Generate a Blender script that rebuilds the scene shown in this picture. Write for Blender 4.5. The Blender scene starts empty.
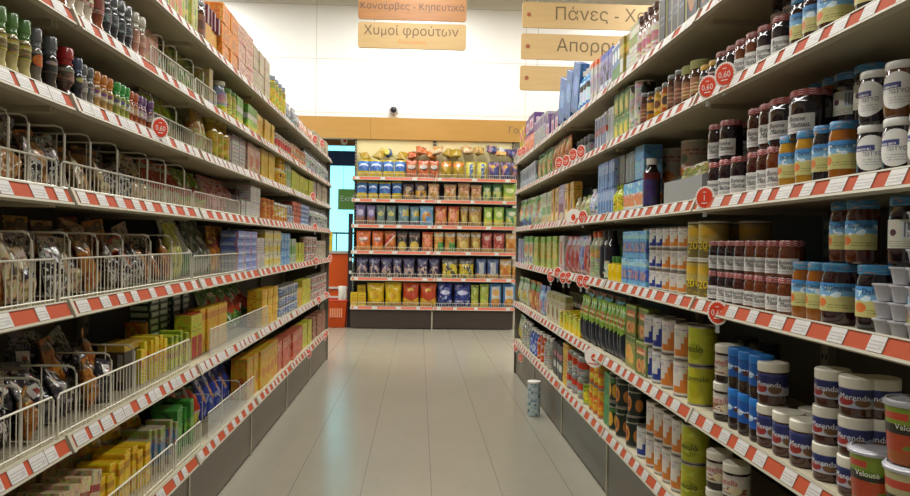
import bpy, bmesh, math, random
from mathutils import Vector, Matrix
random.seed(7)
PI = math.pi
S = bpy.context.scene
COL = S.collection

# ------------------------------------------------------------------ colour and materials
def lin(h):
    if not isinstance(h, str):
        return tuple(h) + ((1,) if len(h) == 3 else ())
    h = h.lstrip('#')
    if len(h) == 3:
        h = ''.join(c * 2 for c in h)
    v = [int(h[i:i + 2], 16) / 255 for i in (0, 2, 4)]
    return tuple((c / 12.92 if c <= .04045 else ((c + .055) / 1.055) ** 2.4) for c in v) + (1,)

class NB:
    """small node builder"""
    def __init__(s, m):
        s.t = m.node_tree; s.n = s.t.nodes; s.l = s.t.links
        s.bsdf = next(x for x in s.n if x.type == 'BSDF_PRINCIPLED')
    def node(s, typ, **kw):
        n = s.n.new(typ)
        for k, v in kw.items(): setattr(n, k, v)
        return n
    def set(s, inp, v):
        if hasattr(v, 'is_linked') or isinstance(v, bpy.types.NodeSocket): s.l.new(v, inp)
        else: inp.default_value = v
    def math(s, op, a, b=None, c=None):
        n = s.node('ShaderNodeMath', operation=op)
        for i, x in enumerate((a, b, c)):
            if x is not None: s.set(n.inputs[i], x)
        return n.outputs[0]
    def mix(s, f, a, b):
        n = s.node('ShaderNodeMix', data_type='RGBA')
        s.set(n.inputs[0], f); s.set(n.inputs[6], a); s.set(n.inputs[7], b)
        return n.outputs[2]
    def noise(s, vec, scale, detail=2, rough=.5):
        n = s.node('ShaderNodeTexNoise'); s.l.new(vec, n.inputs['Vector'])
        n.inputs['Scale'].default_value = scale; n.inputs['Detail'].default_value = detail
        n.inputs['Roughness'].default_value = rough
        return n.outputs[0]
    def mapping(s, vec, scale):
        n = s.node('ShaderNodeVectorMath', operation='MULTIPLY'); s.l.new(vec, n.inputs[0]); n.inputs[1].default_value = scale
        return n.outputs[0]

def newmat(name, col='#888', rough=.5, metal=0, spec=.5, coat=0, trans=0, emit=None, estr=1, alpha=None):
    m = bpy.data.materials.new(name); m.use_nodes = True
    b = next(x for x in m.node_tree.nodes if x.type == 'BSDF_PRINCIPLED')
    b.inputs['Base Color'].default_value = lin(col)
    b.inputs['Roughness'].default_value = rough; b.inputs['Metallic'].default_value = metal
    b.inputs['Specular IOR Level'].default_value = spec
    b.inputs['Coat Weight'].default_value = coat; b.inputs['Coat Roughness'].default_value = .08
    b.inputs['Transmission Weight'].default_value = trans
    if emit: b.inputs['Emission Color'].default_value = lin(emit); b.inputs['Emission Strength'].default_value = estr
    return m

_pm = {}
def PM(name, base, layers=(), rough=.4, var=.06, coat=0, busy=.5):
    """printed packaging: plain base colour plus bands, panels, spots, blobs and rows of small print laid out in UV"""
    if name in _pm: return _pm[name]
    if any(q in name for q in ('script_label', 'sea_label', 'round_white', 'milk_', 'drum', 'coffee_dark', 'navy_spread', 'nut_label', 'cocoa', 'ink_', 'gingham', 'blue_lid', 'lime_tin', 'biscuit_tin', 'pale_back', 'tub_', 'fruit_tin', 'pine_tin', 'bucket', 'whitecase', 'gold_tin')): busy *= .22
    if name.startswith('nb_') or name.startswith('c_'): busy *= .5
    m = newmat(name, base, rough, coat=coat); b = NB(m)
    uv = b.node('ShaderNodeUVMap'); uv.uv_map = 'UVMap'; vec = uv.outputs[0]
    sp = b.node('ShaderNodeSeparateXYZ'); b.l.new(vec, sp.inputs[0]); u, v = sp.outputs[0], sp.outputs[1]
    info = b.node('ShaderNodeObjectInfo')
    off = b.node('ShaderNodeVectorMath', operation='ADD'); b.l.new(vec, off.inputs[0])
    cx = b.node('ShaderNodeCombineXYZ'); b.l.new(b.math('MULTIPLY', info.outputs['Random'], 7.0), cx.inputs[0]); b.l.new(cx.outputs[0], off.inputs[1])
    nvec = off.outputs[0]
    c = lin(base)
    def rect(u0, u1, v0, v1):
        k = b.math('COMPARE', v, (v0 + v1) / 2, (v1 - v0) / 2)
        if u0 <= 0 and u1 >= 1: return k
        return b.math('MULTIPLY', k, b.math('COMPARE', u, (u0 + u1) / 2, (u1 - u0) / 2))
    def ell(cu, cv, ru, rv):
        n = b.node('ShaderNodeVectorMath', operation='MULTIPLY_ADD'); b.l.new(vec, n.inputs[0])
        n.inputs[1].default_value = (1 / ru, 1 / rv, 0); n.inputs[2].default_value = (-cu / ru, -cv / rv, 0)
        l = b.node('ShaderNodeVectorMath', operation='LENGTH'); b.l.new(n.outputs[0], l.inputs[0])
        return b.math('LESS_THAN', l.outputs['Value'], 1.0)
    for L in layers:
        k = L[0]; colr = lin(L[-1])
        if k == 'b': msk = rect(0, 1, L[1], L[2])
        elif k == 'r': msk = rect(*L[1:5])
        elif k == 'e': msk = ell(*L[1:5])
        elif k == 'n':      # blotches over everything: scale, threshold
            msk = b.math('GREATER_THAN', b.noise(nvec, L[1], 1.5), L[2])
        elif k == 'nr':     # blotches inside a panel: u0 u1 v0 v1 scale thr
            msk = b.math('MULTIPLY', rect(*L[1:5]), b.math('GREATER_THAN', b.noise(nvec, L[5], 1.5), L[6]))
        elif k == 't':      # rows of small print: u0 u1 v0 v1 rows
            row = b.math('GREATER_THAN', b.math('SINE', b.math('MULTIPLY', b.math('SUBTRACT', v, L[3]), 2 * PI * L[5] / (L[4] - L[3]))), .15)
            wd = b.math('GREATER_THAN', b.noise(b.mapping(nvec, (60, 6 * L[5], 1)), 1.0, 0), .46)
            msk = b.math('MULTIPLY', rect(*L[1:5]), b.math('MULTIPLY', row, wd))
        elif k == 's':      # vertical stripes: u0 u1 v0 v1 count
            st = b.math('GREATER_THAN', b.math('SINE', b.math('MULTIPLY', u, 2 * PI * L[5])), 0)
            msk = b.math('MULTIPLY', rect(*L[1:5]), st)
        elif k == 'h':      # horizontal stripes
            st = b.math('GREATER_THAN', b.math('SINE', b.math('MULTIPLY', v, 2 * PI * L[5])), .55)
            msk = b.math('MULTIPLY', rect(*L[1:5]), st)
        elif k == 'hill':   # rolling edge at height, amplitude
            edge = b.math('MULTIPLY_ADD', b.math('SINE', b.math('MULTIPLY_ADD', u, 7.0, 1.0)), L[2], L[1])
            msk = b.math('LESS_THAN', v, edge)
        elif k == 'dg':     # slanting band: slope, offset, half width
            msk = b.math('COMPARE', b.math('MULTIPLY_ADD', u, L[1], v), L[2], L[3])
        elif k == 'ck':
            n = b.node('ShaderNodeTexChecker'); b.l.new(b.mapping(vec, (L[1], L[2], 1)), n.inputs['Vector']); n.inputs['Scale'].default_value = 1
            msk = n.outputs['Fac']
        c = b.mix(msk, c, colr)
    # busy artwork: the many-coloured pictures and small marks of real packaging
    nt = b.node('ShaderNodeTexNoise'); b.l.new(b.mapping(nvec, (1.3, 1, 1)), nt.inputs['Vector']); nt.inputs['Scale'].default_value = 6.5; nt.inputs['Detail'].default_value = 3.5; nt.inputs['Roughness'].default_value = .7
    hs = b.node('ShaderNodeHueSaturation'); hs.inputs['Saturation'].default_value = 1.35; bc = b.node('ShaderNodeBrightContrast'); bc.inputs['Contrast'].default_value = 1.3; b.l.new(nt.outputs['Color'], bc.inputs['Color']); b.l.new(bc.outputs[0], hs.inputs['Color'])
    mx = b.node('ShaderNodeMix', data_type='RGBA', blend_type='OVERLAY'); mx.inputs[0].default_value = busy; b.l.new(c, mx.inputs[6]) if hasattr(c, 'is_linked') else setattr(mx.inputs[6], 'default_value', c); b.l.new(hs.outputs[0], mx.inputs[7])
    c = mx.outputs[2]
    # small per-object print variation and handling wear
    w = b.math('MULTIPLY_ADD', info.outputs['Random'], var * 2, 1 - var)
    hv = b.node('ShaderNodeHueSaturation'); b.set(hv.inputs['Color'], c); b.set(hv.inputs['Value'], w)
    b.l.new(hv.outputs[0], b.bsdf.inputs['Base Color'])
    _pm[name] = m
    return m

def solid_noise(name, a, bcol, scale, rough=.5, bump=0, detail=4, coord='Object', spec=.5):
    m = newmat(name, a, rough, spec=spec); b = NB(m)
    tc = b.node('ShaderNodeTexCoord')
    f = b.noise(tc.outputs[coord], scale, detail)
    b.l.new(b.mix(f, lin(a), lin(bcol)), b.bsdf.inputs['Base Color'])
    if bump:
        bp = b.node('ShaderNodeBump'); bp.inputs['Strength'].default_value = bump; b.l.new(f, bp.inputs['Height']); b.l.new(bp.outputs[0], b.bsdf.inputs['Normal'])
    return m

M = {}
M['shelf'] = solid_noise('shelf_paint', '#b9b097', '#a79e84', 9, .45)
M['lip'] = solid_noise('rail_plastic', '#aea793', '#9e9781', 14, .5)
M['orange'] = solid_noise('rail_orange_strip', '#a8400f', '#99380c', 30, .8)
M['orangeb'] = solid_noise('rail_brick_strip', '#bd5432', '#b04a2c', 30, .45)
M['ticket'] = PM('ticket_paper', '#b9b5ae', (('t', .05, .95, .15, .8, 3, '#85827f'), ('r', .66, .9, .18, .5, '#a29e9a')), .55, .05, busy=.12)
M['plinth'] = solid_noise('plinth_paint', '#6b6256', '#5e564b', 6, .4)
M['plinthd'] = solid_noise('plinth_dark', '#40352f', '#362c28', 6, .4)
M['back'] = solid_noise('gondola_back', '#5f594a', '#524d40', 4, .6)
M['backcream'] = solid_noise('cream_back_panel', '#e6d9a6', '#dccd97', 3, .6)
M['wire'] = newmat('wire_coating', '#c9c4b2', .35)
M['black'] = newmat('black_plastic', '#17161a', .4)
M['white'] = newmat('white_plastic', '#d9d6cc', .35)
M['cream_lid'] = newmat('cream_lid_plastic', '#d8d2c0', .35)
M['steel'] = newmat('tin_plate', '#a8a39a', .3, metal=.85)
M['grey_lid'] = newmat('grey_cap', '#7e817e', .25)
M['acrylic'] = newmat('clear_acrylic', '#d5d8d4', .12); NB(M['acrylic']).bsdf.inputs['Alpha'].default_value = .22
M['cup'] = newmat('milky_plastic', '#a9a8ae', .25, spec=.6)
M['discw'] = newmat('disc_white', '#e4ddd4', .4)
M['discr'] = newmat('disc_red', '#cd3a1d', .4)
M['ink'] = newmat('ink_grey', '#6a5c48', .7)
M['inkdark'] = newmat('ink_dark', '#2c2622', .6)

# ------------------------------------------------------------------ mesh helpers
def mesh_from(bm, name, mats, smooth=False):
    me = bpy.data.meshes.new(name); bm.to_mesh(me); bm.free()
    if me.uv_layers: me.uv_layers[0].name = 'UVMap'
    for m in (mats if isinstance(mats, (list, tuple)) else [mats]): me.materials.append(m)
    if smooth:
        for p in me.polygons: p.use_smooth = True
    return me

def add_box(bm, x0, x1, y0, y1, z0, z1, mi=0):
    vs = [bm.verts.new(p) for p in ((x0, y0, z0), (x1, y0, z0), (x1, y1, z0), (x0, y1, z0), (x0, y0, z1), (x1, y0, z1), (x1, y1, z1), (x0, y1, z1))]
    fs = []
    for q in ((0, 3, 2, 1), (4, 5, 6, 7), (0, 1, 5, 4), (1, 2, 6, 5), (2, 3, 7, 6), (3, 0, 4, 7)):
        f = bm.faces.new([vs[i] for i in q]); f.material_index = mi; fs.append(f)
    return vs, fs

def box_uv(bm, w, d, h, topv=.03):
    uvl = bm.loops.layers.uv.verify()
    for f in bm.faces:
        n = f.normal
        for lp in f.loops:
            c = lp.vert.co
            if abs(n.z) > .7: lp[uvl].uv = (c.x / w + .5, topv)
            elif abs(n.y) >= abs(n.x): lp[uvl].uv = ((c.x if n.y < 0 else -c.x) / w + .5, c.z / h)
            else: lp[uvl].uv = ((c.y if n.x > 0 else -c.y) / d + .5, c.z / h)

def box_mesh(w, d, h, mat, bev=.002, topv=.03, top=None):
    bm = bmesh.new(); add_box(bm, -w / 2, w / 2, -d / 2, d / 2, 0, h)
    bmesh.ops.bevel(bm, geom=bm.edges[:], offset=bev, segments=1, affect='EDGES')
    bm.normal_update(); box_uv(bm, w, d, h, topv)
    mats = [mat]
    if top:
        mats.append(top)
        for f in bm.faces:
            if f.normal.z > .7: f.material_index = 1
    return mesh_from(bm, 'box', mats)

def lathe(profile, mat, seg=18, v0=None, v1=None, smooth=True, a0=-PI, a1=PI, sharp=True):
    """profile (r,z) bottom to top; u = .5 faces -Y"""
    bm = bmesh.new(); uvl = bm.loops.layers.uv.verify()
    zs = [p[1] for p in profile]; lo = min(zs) if v0 is None else v0; hi = max(zs) if v1 is None else v1
    full = abs(a1 - a0 - 2 * PI) < 1e-6
    rows = []
    for r, z in profile:
        row = []
        for i in range(seg + 1):
            if full and i == seg: row.append(row[0]); continue
            a = a0 + (a1 - a0) * i / seg
            row.append(bm.verts.new((r * math.sin(a), -r * math.cos(a), z)))
        rows.append(row)
    for j in range(len(rows) - 1):
        for i in range(seg):
            q = [rows[j][i], rows[j][i + 1], rows[j + 1][i + 1], rows[j + 1][i]]
            try: f = bm.faces.new(q)
            except ValueError: continue
            uv = [(i / seg, j), ((i + 1) / seg, j), ((i + 1) / seg, j + 1), (i / seg, j + 1)]
            for lp, (uu, jj) in zip(f.loops, uv):
                lp[uvl].uv = (uu, (profile[jj][1] - lo) / max(hi - lo, 1e-6))
            f.smooth = smooth
    if full:
        for j in (0, -1):
            if profile[j][0] > 1e-5:
                f = bm.faces.new(rows[j][:seg][::(-1 if j == 0 else 1)])
                for lp in f.loops: lp[uvl].uv = (.02, .01 if j == 0 else .99)
    me = mesh_from(bm, 'lathe', mat)
    if smooth:
        try: me.set_sharp_from_angle(angle=.6)
        except Exception: pass
    return me

def tube_bm(bm, pts, r, sides=5, closed=False):
    pts = [Vector(p) for p in pts]; n = len(pts); rings = []
    for i, p in enumerate(pts):
        a = pts[i - 1] if (i > 0 or closed) else pts[0]; c = pts[(i + 1) % n] if (i < n - 1 or closed) else pts[-1]
        t = (c - a).normalized(); up = Vector((0, 0, 1)) if abs(t.z) < .9 else Vector((0, 1, 0))
        s = t.cross(up).normalized(); w = s.cross(t)
        rings.append([bm.verts.new(p + (s * math.cos(2 * PI * k / sides) + w * math.sin(2 * PI * k / sides)) * r) for k in range(sides)])
    for i in range(n if closed else n - 1):
        A, B = rings[i], rings[(i + 1) % n]
        for k in range(sides): bm.faces.new((A[k], A[(k + 1) % sides], B[(k + 1) % sides], B[k]))
    if not closed:
        bm.faces.new(rings[0][::-1]); bm.faces.new(rings[-1])

def bag_mesh(w, d, h, mat, seed=0, nu=9, nv=12, lumpy=.12, slump=0):
    """pillow pouch standing on its bottom seal; the printed face looks to -Y"""
    rng = random.Random(seed); bm = bmesh.new(); uvl = bm.loops.layers.uv.verify()
    ph = [rng.uniform(0, 6) for _ in range(6)]
    def P(i, j, s):
        u, v = i / nu, j / nv
        t = (math.sin(PI * u) ** .55 if 0 < u < 1 else 0) * ((math.sin(PI * min(1, max(0, (v - .04) / .88))) ** .5) if .04 < v < .92 else 0)
        t *= 1.25 - .5 * v
        wr = lumpy * (math.sin(7 * u + ph[0] + 3 * v) * math.sin(5 * v + ph[1]) + .6 * math.sin(13 * u + ph[2] + 6 * s) * math.sin(11 * v + ph[3]))
        th = d / 2 * t * (1 + wr) + .0012
        pinch = 1 - .07 * math.sin(PI * min(1, max(0, v))) ** .5 + .02 * math.sin(9 * v + ph[4])
        x = (u - .5) * w * pinch
        y = s * th + slump * d * math.sin(PI * v * .5 + .3) * .3 + .0025 * math.sin(8 * u + ph[5]) * (1 if v > .9 or v < .05 else 0)
        return (x, y, v * h * (1 + .012 * math.sin(6 * u + ph[5]) * (v > .85)))
    grids = []
    for s in (-1, 1):
        g = [[bm.verts.new(P(i, j, s)) for i in range(nu + 1)] for j in range(nv + 1)]
        for j in range(nv):
            for i in range(nu):
                q = [g[j][i], g[j][i + 1], g[j + 1][i + 1], g[j + 1][i]]
                uv = [(i, j), (i + 1, j), (i + 1, j + 1), (i, j + 1)]
                if s > 0: q.reverse(); uv.reverse()
                f = bm.faces.new(q); f.smooth = True
                for lp, (a, c) in zip(f.loops, uv): lp[uvl].uv = (a / nu if s < 0 else 1 - a / nu, c / nv)
        grids.append(g)
    A, B = grids
    def strip(pa, pb, flip):
        for k in range(len(pa) - 1):
            q = [pa[k], pb[k], pb[k + 1], pa[k + 1]]
            if flip: q.reverse()
            f = bm.faces.new(q)
            for lp in f.loops: lp[uvl].uv = (.02, .02)
    strip([r[0] for r in A], [r[0] for r in B], True); strip([r[-1] for r in A], [r[-1] for r in B], False)
    strip(A[0], B[0], False); strip(A[-1], B[-1], True)
    bmesh.ops.recalc_face_normals(bm, faces=bm.faces[:])
    return mesh_from(bm, 'bag', mat)

def seal_mesh(w, h, z, mat, t=.0022):
    """crimped strip closing the top of a pouch"""
    bm = bmesh.new(); n = 18; zz = [z - h, z + .004]
    rows = []
    for s in (-1, 1):
        for q in zz: rows.append([bm.verts.new(((i / n - .5) * w, s * t + (.0008 if i % 2 else -.0008), q + (.003 if (i % 2 and q == zz[1]) else 0))) for i in range(n + 1)])
    for a, b in ((0, 1), (3, 2), (1, 3), (2, 0)):
        for i in range(n): bm.faces.new((rows[a][i], rows[a][i + 1], rows[b][i + 1], rows[b][i]))
    for i in (0, n): bm.faces.new((rows[0][i], rows[1][i], rows[3][i], rows[2][i]))
    bmesh.ops.recalc_face_normals(bm, faces=bm.faces[:])
    return mesh_from(bm, 'seal', mat)

def text_mesh(s, size, mat, bend=None, xoff=0, z=0, y=-.0008, ext=.0003, res=2, shear=0, xs=1, center=True, off=0):
    cu = bpy.data.curves.new('lettering', 'FONT'); cu.body = s.replace('π', 'п').replace('Κ', 'K').replace('κ', 'к'); cu.size = size; cu.resolution_u = res; cu.shear = shear
    cu.extrude = 0; cu.fill_mode = 'FRONT'; cu.align_x = 'CENTER' if center else 'LEFT'; cu.offset = off
    o = bpy.data.objects.new('lettering', cu); COL.objects.link(o)
    me = bpy.data.meshes.new_from_object(o.evaluated_get(bpy.context.evaluated_depsgraph_get()))
    bpy.data.objects.remove(o); bpy.data.curves.remove(cu)
    for v in me.vertices:
        x, t, k = v.co.x * xs + xoff, v.co.y, v.co.z
        if bend:
            a = x / bend; rr = bend - y + k
            v.co = (rr * math.sin(a), -rr * math.cos(a), t + z)
        else: v.co = (x, y - k, t + z)
    me.materials.clear(); me.materials.append(mat)
    return me

def join(meshes):
    bm = bmesh.new(); mats = []
    for me in meshes:
        base = len(mats)
        idx = []
        for m in me.materials:
            if m not in mats: mats.append(m)
            idx.append(mats.index(m))
        n0 = len(bm.faces); bm.from_mesh(me); bm.faces.ensure_lookup_table()
        for f in bm.faces[n0:]: f.material_index = idx[f.material_index] if idx else 0
    return mesh_from(bm, 'joined', mats)

def recolor(me, mat):
    c = me.copy(); c.materials.clear(); c.materials.append(mat); return c

# ------------------------------------------------------------------ objects
def obj(name, me, parent=None, loc=(0, 0, 0), rot=(0, 0, 0)):
    o = bpy.data.objects.new(name, me); COL.objects.link(o); o.location = loc; o.rotation_euler = rot
    if parent: o.parent = parent
    return o
def struct(name, me, **k):
    o = obj(name, me, **k); o['kind'] = 'structure'; return o
def thing(name, label, cat, loc=(0, 0, 0), rz=0, group=None, me=None):
    o = obj(name, me, None, loc, (0, 0, rz)); o['label'] = label; o['category'] = cat
    if group: o['group'] = group
    return o

PR = {}
def proto(key, name, look, cat, size, parts):
    PR[key] = dict(name=name, look=look, cat=cat, size=size, parts=parts, first=None)

REG = []      # everything that repeats: labels are written at the end, from its neighbours
def put(key, loc, rz, side, shelf, tier=None, row=0, rx=0, ry=0, look=None, sc=(1, 1, 1), sort=0, where=None):
    p = PR[key]
    if p['first'] is None:
        objs = []
        for (pn, me, par) in p['parts']:
            objs.append(obj(pn, me, objs[par] if par is not None else None))
        p['first'] = objs; out = objs
    else:
        out = []
        for i, src in enumerate(p['first']):
            c = src.copy(); COL.objects.link(c)
            par = p['parts'][i][2]
            if par is not None: c.parent = out[par]
            out.append(c)
    r = out[0]; r.location = loc; r.rotation_euler = (rx, ry, rz); r.scale = sc; r['category'] = p['cat']
    REG.append(dict(o=r, look=look or p['look'], side=side, shelf=shelf, tier=tier, row=row, sort=sort, where=where))
    return r

# ------------------------------------------------------------------ product makers
def BOX(key, look, w, d, h, base, layers=(), name='carton', cat='carton', rough=.4, top=None, topv=.03, letters=None):
    m = PM(key, base, layers, rough)
    parts = [(name, box_mesh(w, d, h, m, .0025, topv, M[top] if top else None), None)]
    if letters:
        for (s, size, col, x, z) in letters:
            parts.append(('lettering', text_mesh(s, size, PM('ink_' + col, col, (), .5), None, x, z, -d / 2 - .0006), 0))
    proto(key, name, look, cat, (w, d, h), parts)

def CAN(key, look, r, h, base, layers=(), name='tin_can', cat='can', lid='steel', seg=18, lh=.006, letters=None):
    m = PM(key, base, layers, .35)
    body = lathe([(r * .94, 0), (r, .002), (r, .005), (r * .975, .008), (r * .975, h - .008), (r, h - .005), (r, h - .001), (r * .93, h), (r * .92, h - .003), (0, h - .003)], M[lid], seg)
    lab = lathe([(r * .99, .0075), (r * .99, h - .0075)], m, seg)
    parts = [(name, body, None), ('label', lab, 0)]
    if letters:
        ms = [text_mesh(s, size, PM('ink_' + col, col, (), .5), r, x, z) for (s, size, col, x, z) in letters]
        parts.append(('lettering', join(ms), 1))
    proto(key, name, look, cat, (2 * r, 2 * r, h), parts)

def JAR(key, look, r, h, body, lidmat, labmat, lz=(.2, .62), lang=.9, lidh=.016, name='jam_jar', cat='jar', neck=.9, shape='round', letters=None, rough=.1, seg=20, lidr=1.0, round_label=False, oval=1.0):
    bmat = body if not isinstance(body, str) else newmat(key + '_content', body, rough, spec=.6, coat=.5)
    t = h - lidh
    prof = [(r * .86, 0), (r * .97, .004), (r, .012), (r, t * .80), (r * .98, t * .88), (r * neck, t * .95), (r * neck, t)]
    bd = lathe(prof + [(r * neck * .9, t + .001)], bmat, seg)
    lr = r * neck * 1.05 * lidr
    ld = lathe([(lr * .98, t - .003), (lr, t), (lr, h - .003), (lr * .95, h), (0, h - .0005)], lidmat, seg)
    parts = [(name, bd, None), ('lid', ld, 0)]
    if labmat:
        if round_label:
            parts.append(('label', disc_label(r * 1.012, h * (lz[0] + lz[1]) / 2, h * (lz[1] - lz[0]) / 2, labmat), 0))
        else:
            parts.append(('label', lathe([(r * 1.012, h * lz[0]), (r * 1.012, h * lz[1])], labmat, 14 if lang < 3 else seg, a0=-lang * (1 if lang < 3 else 1), a1=lang) if lang < 3 else lathe([(r * 1.012, h * lz[0]), (r * 1.012, h * lz[1])], labmat, seg), 0))
        if letters:
            ms = [text_mesh(s, size, PM('ink_' + col, col, (), .5), r * 1.015, x, z * h, shear=sh) for (s, size, col, x, z, sh) in letters]
            parts.append(('lettering', join(ms), 2))
    proto(key, name, look, cat, (2 * r, 2 * r, h), parts)

def disc_label(R, zc, rad, mat):
    bm = bmesh.new(); uvl = bm.loops.layers.uv.verify(); rings = []
    c = bm.verts.new((0, -R, zc))
    for k in range(1, 5):
        rings.append([bm.verts.new((R * math.sin(rad * k / 4 * math.cos(a) / R), -R * math.cos(rad * k / 4 * math.cos(a) / R), zc + rad * k / 4 * math.sin(a))) for a in [2 * PI * i / 24 for i in range(24)]])
    for i in range(24):
        bm.faces.new((c, rings[0][i], rings[0][(i + 1) % 24]))
        for k in range(3): bm.faces.new((rings[k][i], rings[k + 1][i], rings[k + 1][(i + 1) % 24], rings[k][(i + 1) % 24]))
    for f in bm.faces:
        for lp in f.loops: lp[uvl].uv = (math.asin(max(-1, min(1, lp.vert.co.x / R))) * R / rad * .5 + .5, (lp.vert.co.z - zc) / rad * .5 + .5)
    return mesh_from(bm, 'disc', mat, True)

def BOT(key, look, prof, capprof, body, capmat, label=None, labz=None, labr=None, name='bottle', cat='bottle', seg=16, rough=.12):
    bmat = body if not isinstance(body, str) else newmat(key + '_content', body, rough, spec=.6, coat=.4)
    parts = [(name, lathe(prof, bmat, seg), None), ('cap', lathe(capprof, capmat, seg), 0)]
    if label: parts.append(('label', lathe([(labr, labz[0]), (labr, labz[1])], label, seg), 0))
    R = max(p[0] for p in prof + capprof)
    proto(key, name, look, cat, (2 * R, 2 * R, max(p[1] for p in capprof)), parts)

def grinder(key, look, r, h, body, cap, labbase, layers=(), hour=False):
    """waisted spice grinder bottle with a ribbed cap"""
    w = .62 if hour else .84
    b = h * .68
    prof = [(r * .9, 0), (r, .004), (r, b * .22), (r * w, b * .33), (r * w * 1.04, b * .4), (r * (.97 if hour else .95), b * .52), (r, b * .9), (r * .82, b), (r * .8, b + .002)]
    capp = [(r * .86, b - .001), (r * .9, b + .004), (r * .9, b + h * .03), (r * (.7 if hour else .84), b + h * .05), (r * (.8 if hour else .86), b + h * .1), (r * .97, b + h * .115), (r * .97, h * .975), (r * .9, h), (0, h)]
    BOT(key, look, prof, capp, body, cap, PM(key + '_label', labbase, layers), (b * .54, b * .9), r * 1.03, 'spice_grinder', 'spice jar', 14)

def plainbottle(key, look, r, h, body, cap, lab, labz, name='bottle', neck=.4, capc=None):
    sh = h * .66
    prof = [(r * .85, 0), (r, .005), (r, sh), (r * .8, sh + h * .07), (r * neck, h * .84), (r * neck, h * .9)]
    capp = [(r * neck * 1.15, h * .87), (r * neck * 1.15, h * .99), (0, h)]
    BOT(key, look, prof, capp, body, cap, lab, (h * labz[0], h * labz[1]), r * 1.02, name, 'bottle', 16)

def BAG(key, look, w, d, h, base, layers=(), name='snack_bag', cat='bag', rough=.3, seal=None, seed=None, lumpy=.12):
    m = PM(key, base, layers, rough)
    sd = seed if seed is not None else sum(map(ord, key))
    sm = PM(key + '_seal', seal or base, (), rough)
    proto(key, name, look, cat, (w, d, h), [(name, bag_mesh(w, d, h, m, sd, lumpy=lumpy), None), ('top_seal', seal_mesh(w * .96, h * .07, h, sm), 0)])

def TUB(key, look, r, h, base, layers, lid, letters=None):
    m = PM(key, base, layers, .3)
    body = lathe([(r * .8, 0), (r * .84, .004), (r * .98, h * .9), (r, h * .92)], m, 24)
    ld = lathe([(r * 1.0, h * .9), (r * 1.06, h * .905), (r * 1.07, h * .95), (r * 1.0, h * .97), (r * .97, h), (r * .9, h), (r * .88, h - .004), (0, h - .004)], lid, 24)
    parts = [('food_tub', body, None), ('lid', ld, 0)]
    if letters:
        ms = []
        for (s, size, col, x, z) in letters:
            ms.append(text_mesh(s, size, PM('ink_' + col, col, (), .5), r * (.84 + .14 * z / .9) * 1.02, x, z * h))
        parts.append(('lettering', join(ms), 0))
    proto(key, 'food_tub', look, 'tub', (2.14 * r, 2.14 * r, h), parts)

# ------------------------------------------------------------------ camera
YAW, PIT, ROL, HC, FPX = .0483, .0066, .0156, 1.32, 753.2
r0 = Vector((math.cos(YAW), -math.sin(YAW), 0)); f0 = Vector((math.sin(YAW), math.cos(YAW), 0)); zz = Vector((0, 0, 1))
fw = f0 * math.cos(PIT) - zz * math.sin(PIT); up = f0 * math.sin(PIT) + zz * math.cos(PIT)
Rx = r0 * math.cos(ROL) + up * math.sin(ROL); Ux = up * math.cos(ROL) - r0 * math.sin(ROL)
cd = bpy.data.cameras.new('camera'); cam = bpy.data.objects.new('camera', cd); COL.objects.link(cam)
cam.matrix_world = Matrix(((Rx.x, Ux.x, -fw.x, 0), (Rx.y, Ux.y, -fw.y, 0), (Rx.z, Ux.z, -fw.z, HC), (0, 0, 0, 1)))
cd.sensor_width = 36; cd.lens = FPX / 910 * 36; cd.clip_start = .05
S.camera = cam

def project(x, y, z):
    p = Vector((x, y, z - HC)); d = p.dot(fw)
    return 455 + FPX * p.dot(Rx) / d, 248 - FPX * p.dot(Ux) / d
def depth_at(px, X, z):
    """how far down the aisle the plane X meets the photo column px at height z"""
    lo, hi = .9, 14.
    for _ in range(40):
        mid = (lo + hi) / 2
        q = project(X, mid, z)[0]
        if (q > px) == (X > 0): lo = mid
        else: hi = mid
    return (lo + hi) / 2
def x_at(px, Y, z):
    a, b = project(-1.5, Y, z)[0], project(2, Y, z)[0]
    return -1.5 + (px - a) / (b - a) * 3.5
def z_at(py, X, Y):
    a, b = project(X, Y, 0)[1], project(X, Y, 4)[1]
    return (py - a) / (b - a) * 4

# ------------------------------------------------------------------ room
fl = newmat('floor_vinyl', '#8f8a7c', .22, spec=.35); b = NB(fl)
tc = b.node('ShaderNodeTexCoord'); sp = b.node('ShaderNodeSeparateXYZ'); b.l.new(tc.outputs['Object'], sp.inputs[0])
def seam(sock, off, hw):
    return b.math('LESS_THAN', b.math('ABSOLUTE', b.math('SUBTRACT', b.math('FRACT', b.math('DIVIDE', b.math('ADD', sock, off), .372)), .5)), hw / .372)
lo = seam(sp.outputs[0], .656 + .186 + .372 * 20, .0022); cr = seam(sp.outputs[1], 4, .0016)
n1 = b.noise(b.mapping(tc.outputs['Object'], (1, .5, 1)), 6, 6, .65)
n2 = b.noise(b.mapping(tc.outputs['Object'], (3, 14, 1)), 3, 3)
n3 = b.noise(tc.outputs['Object'], 1.3, 3)
c = b.mix(n1, lin('#9c9787'), lin('#8c8776'))
c = b.mix(b.math('MULTIPLY', n3, .4), c, lin('#a8a392'))
c = b.mix(b.math('MULTIPLY', lo, .6), c, lin('#5c584e')); c = b.mix(b.math('MULTIPLY', cr, .16), c, lin('#5c584e'))
c = b.mix(b.math('MULTIPLY', b.math('GREATER_THAN', n2, .66), .16), c, lin('#6a6458'))
b.l.new(c, b.bsdf.inputs['Base Color'])
b.l.new(b.math('MULTIPLY_ADD', n1, .2, .12), b.bsdf.inputs['Roughness'])
bm = bmesh.new(); add_box(bm, -7, 7, -3, 15, -.05, 0); struct('floor', mesh_from(bm, 'floor', fl))

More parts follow.
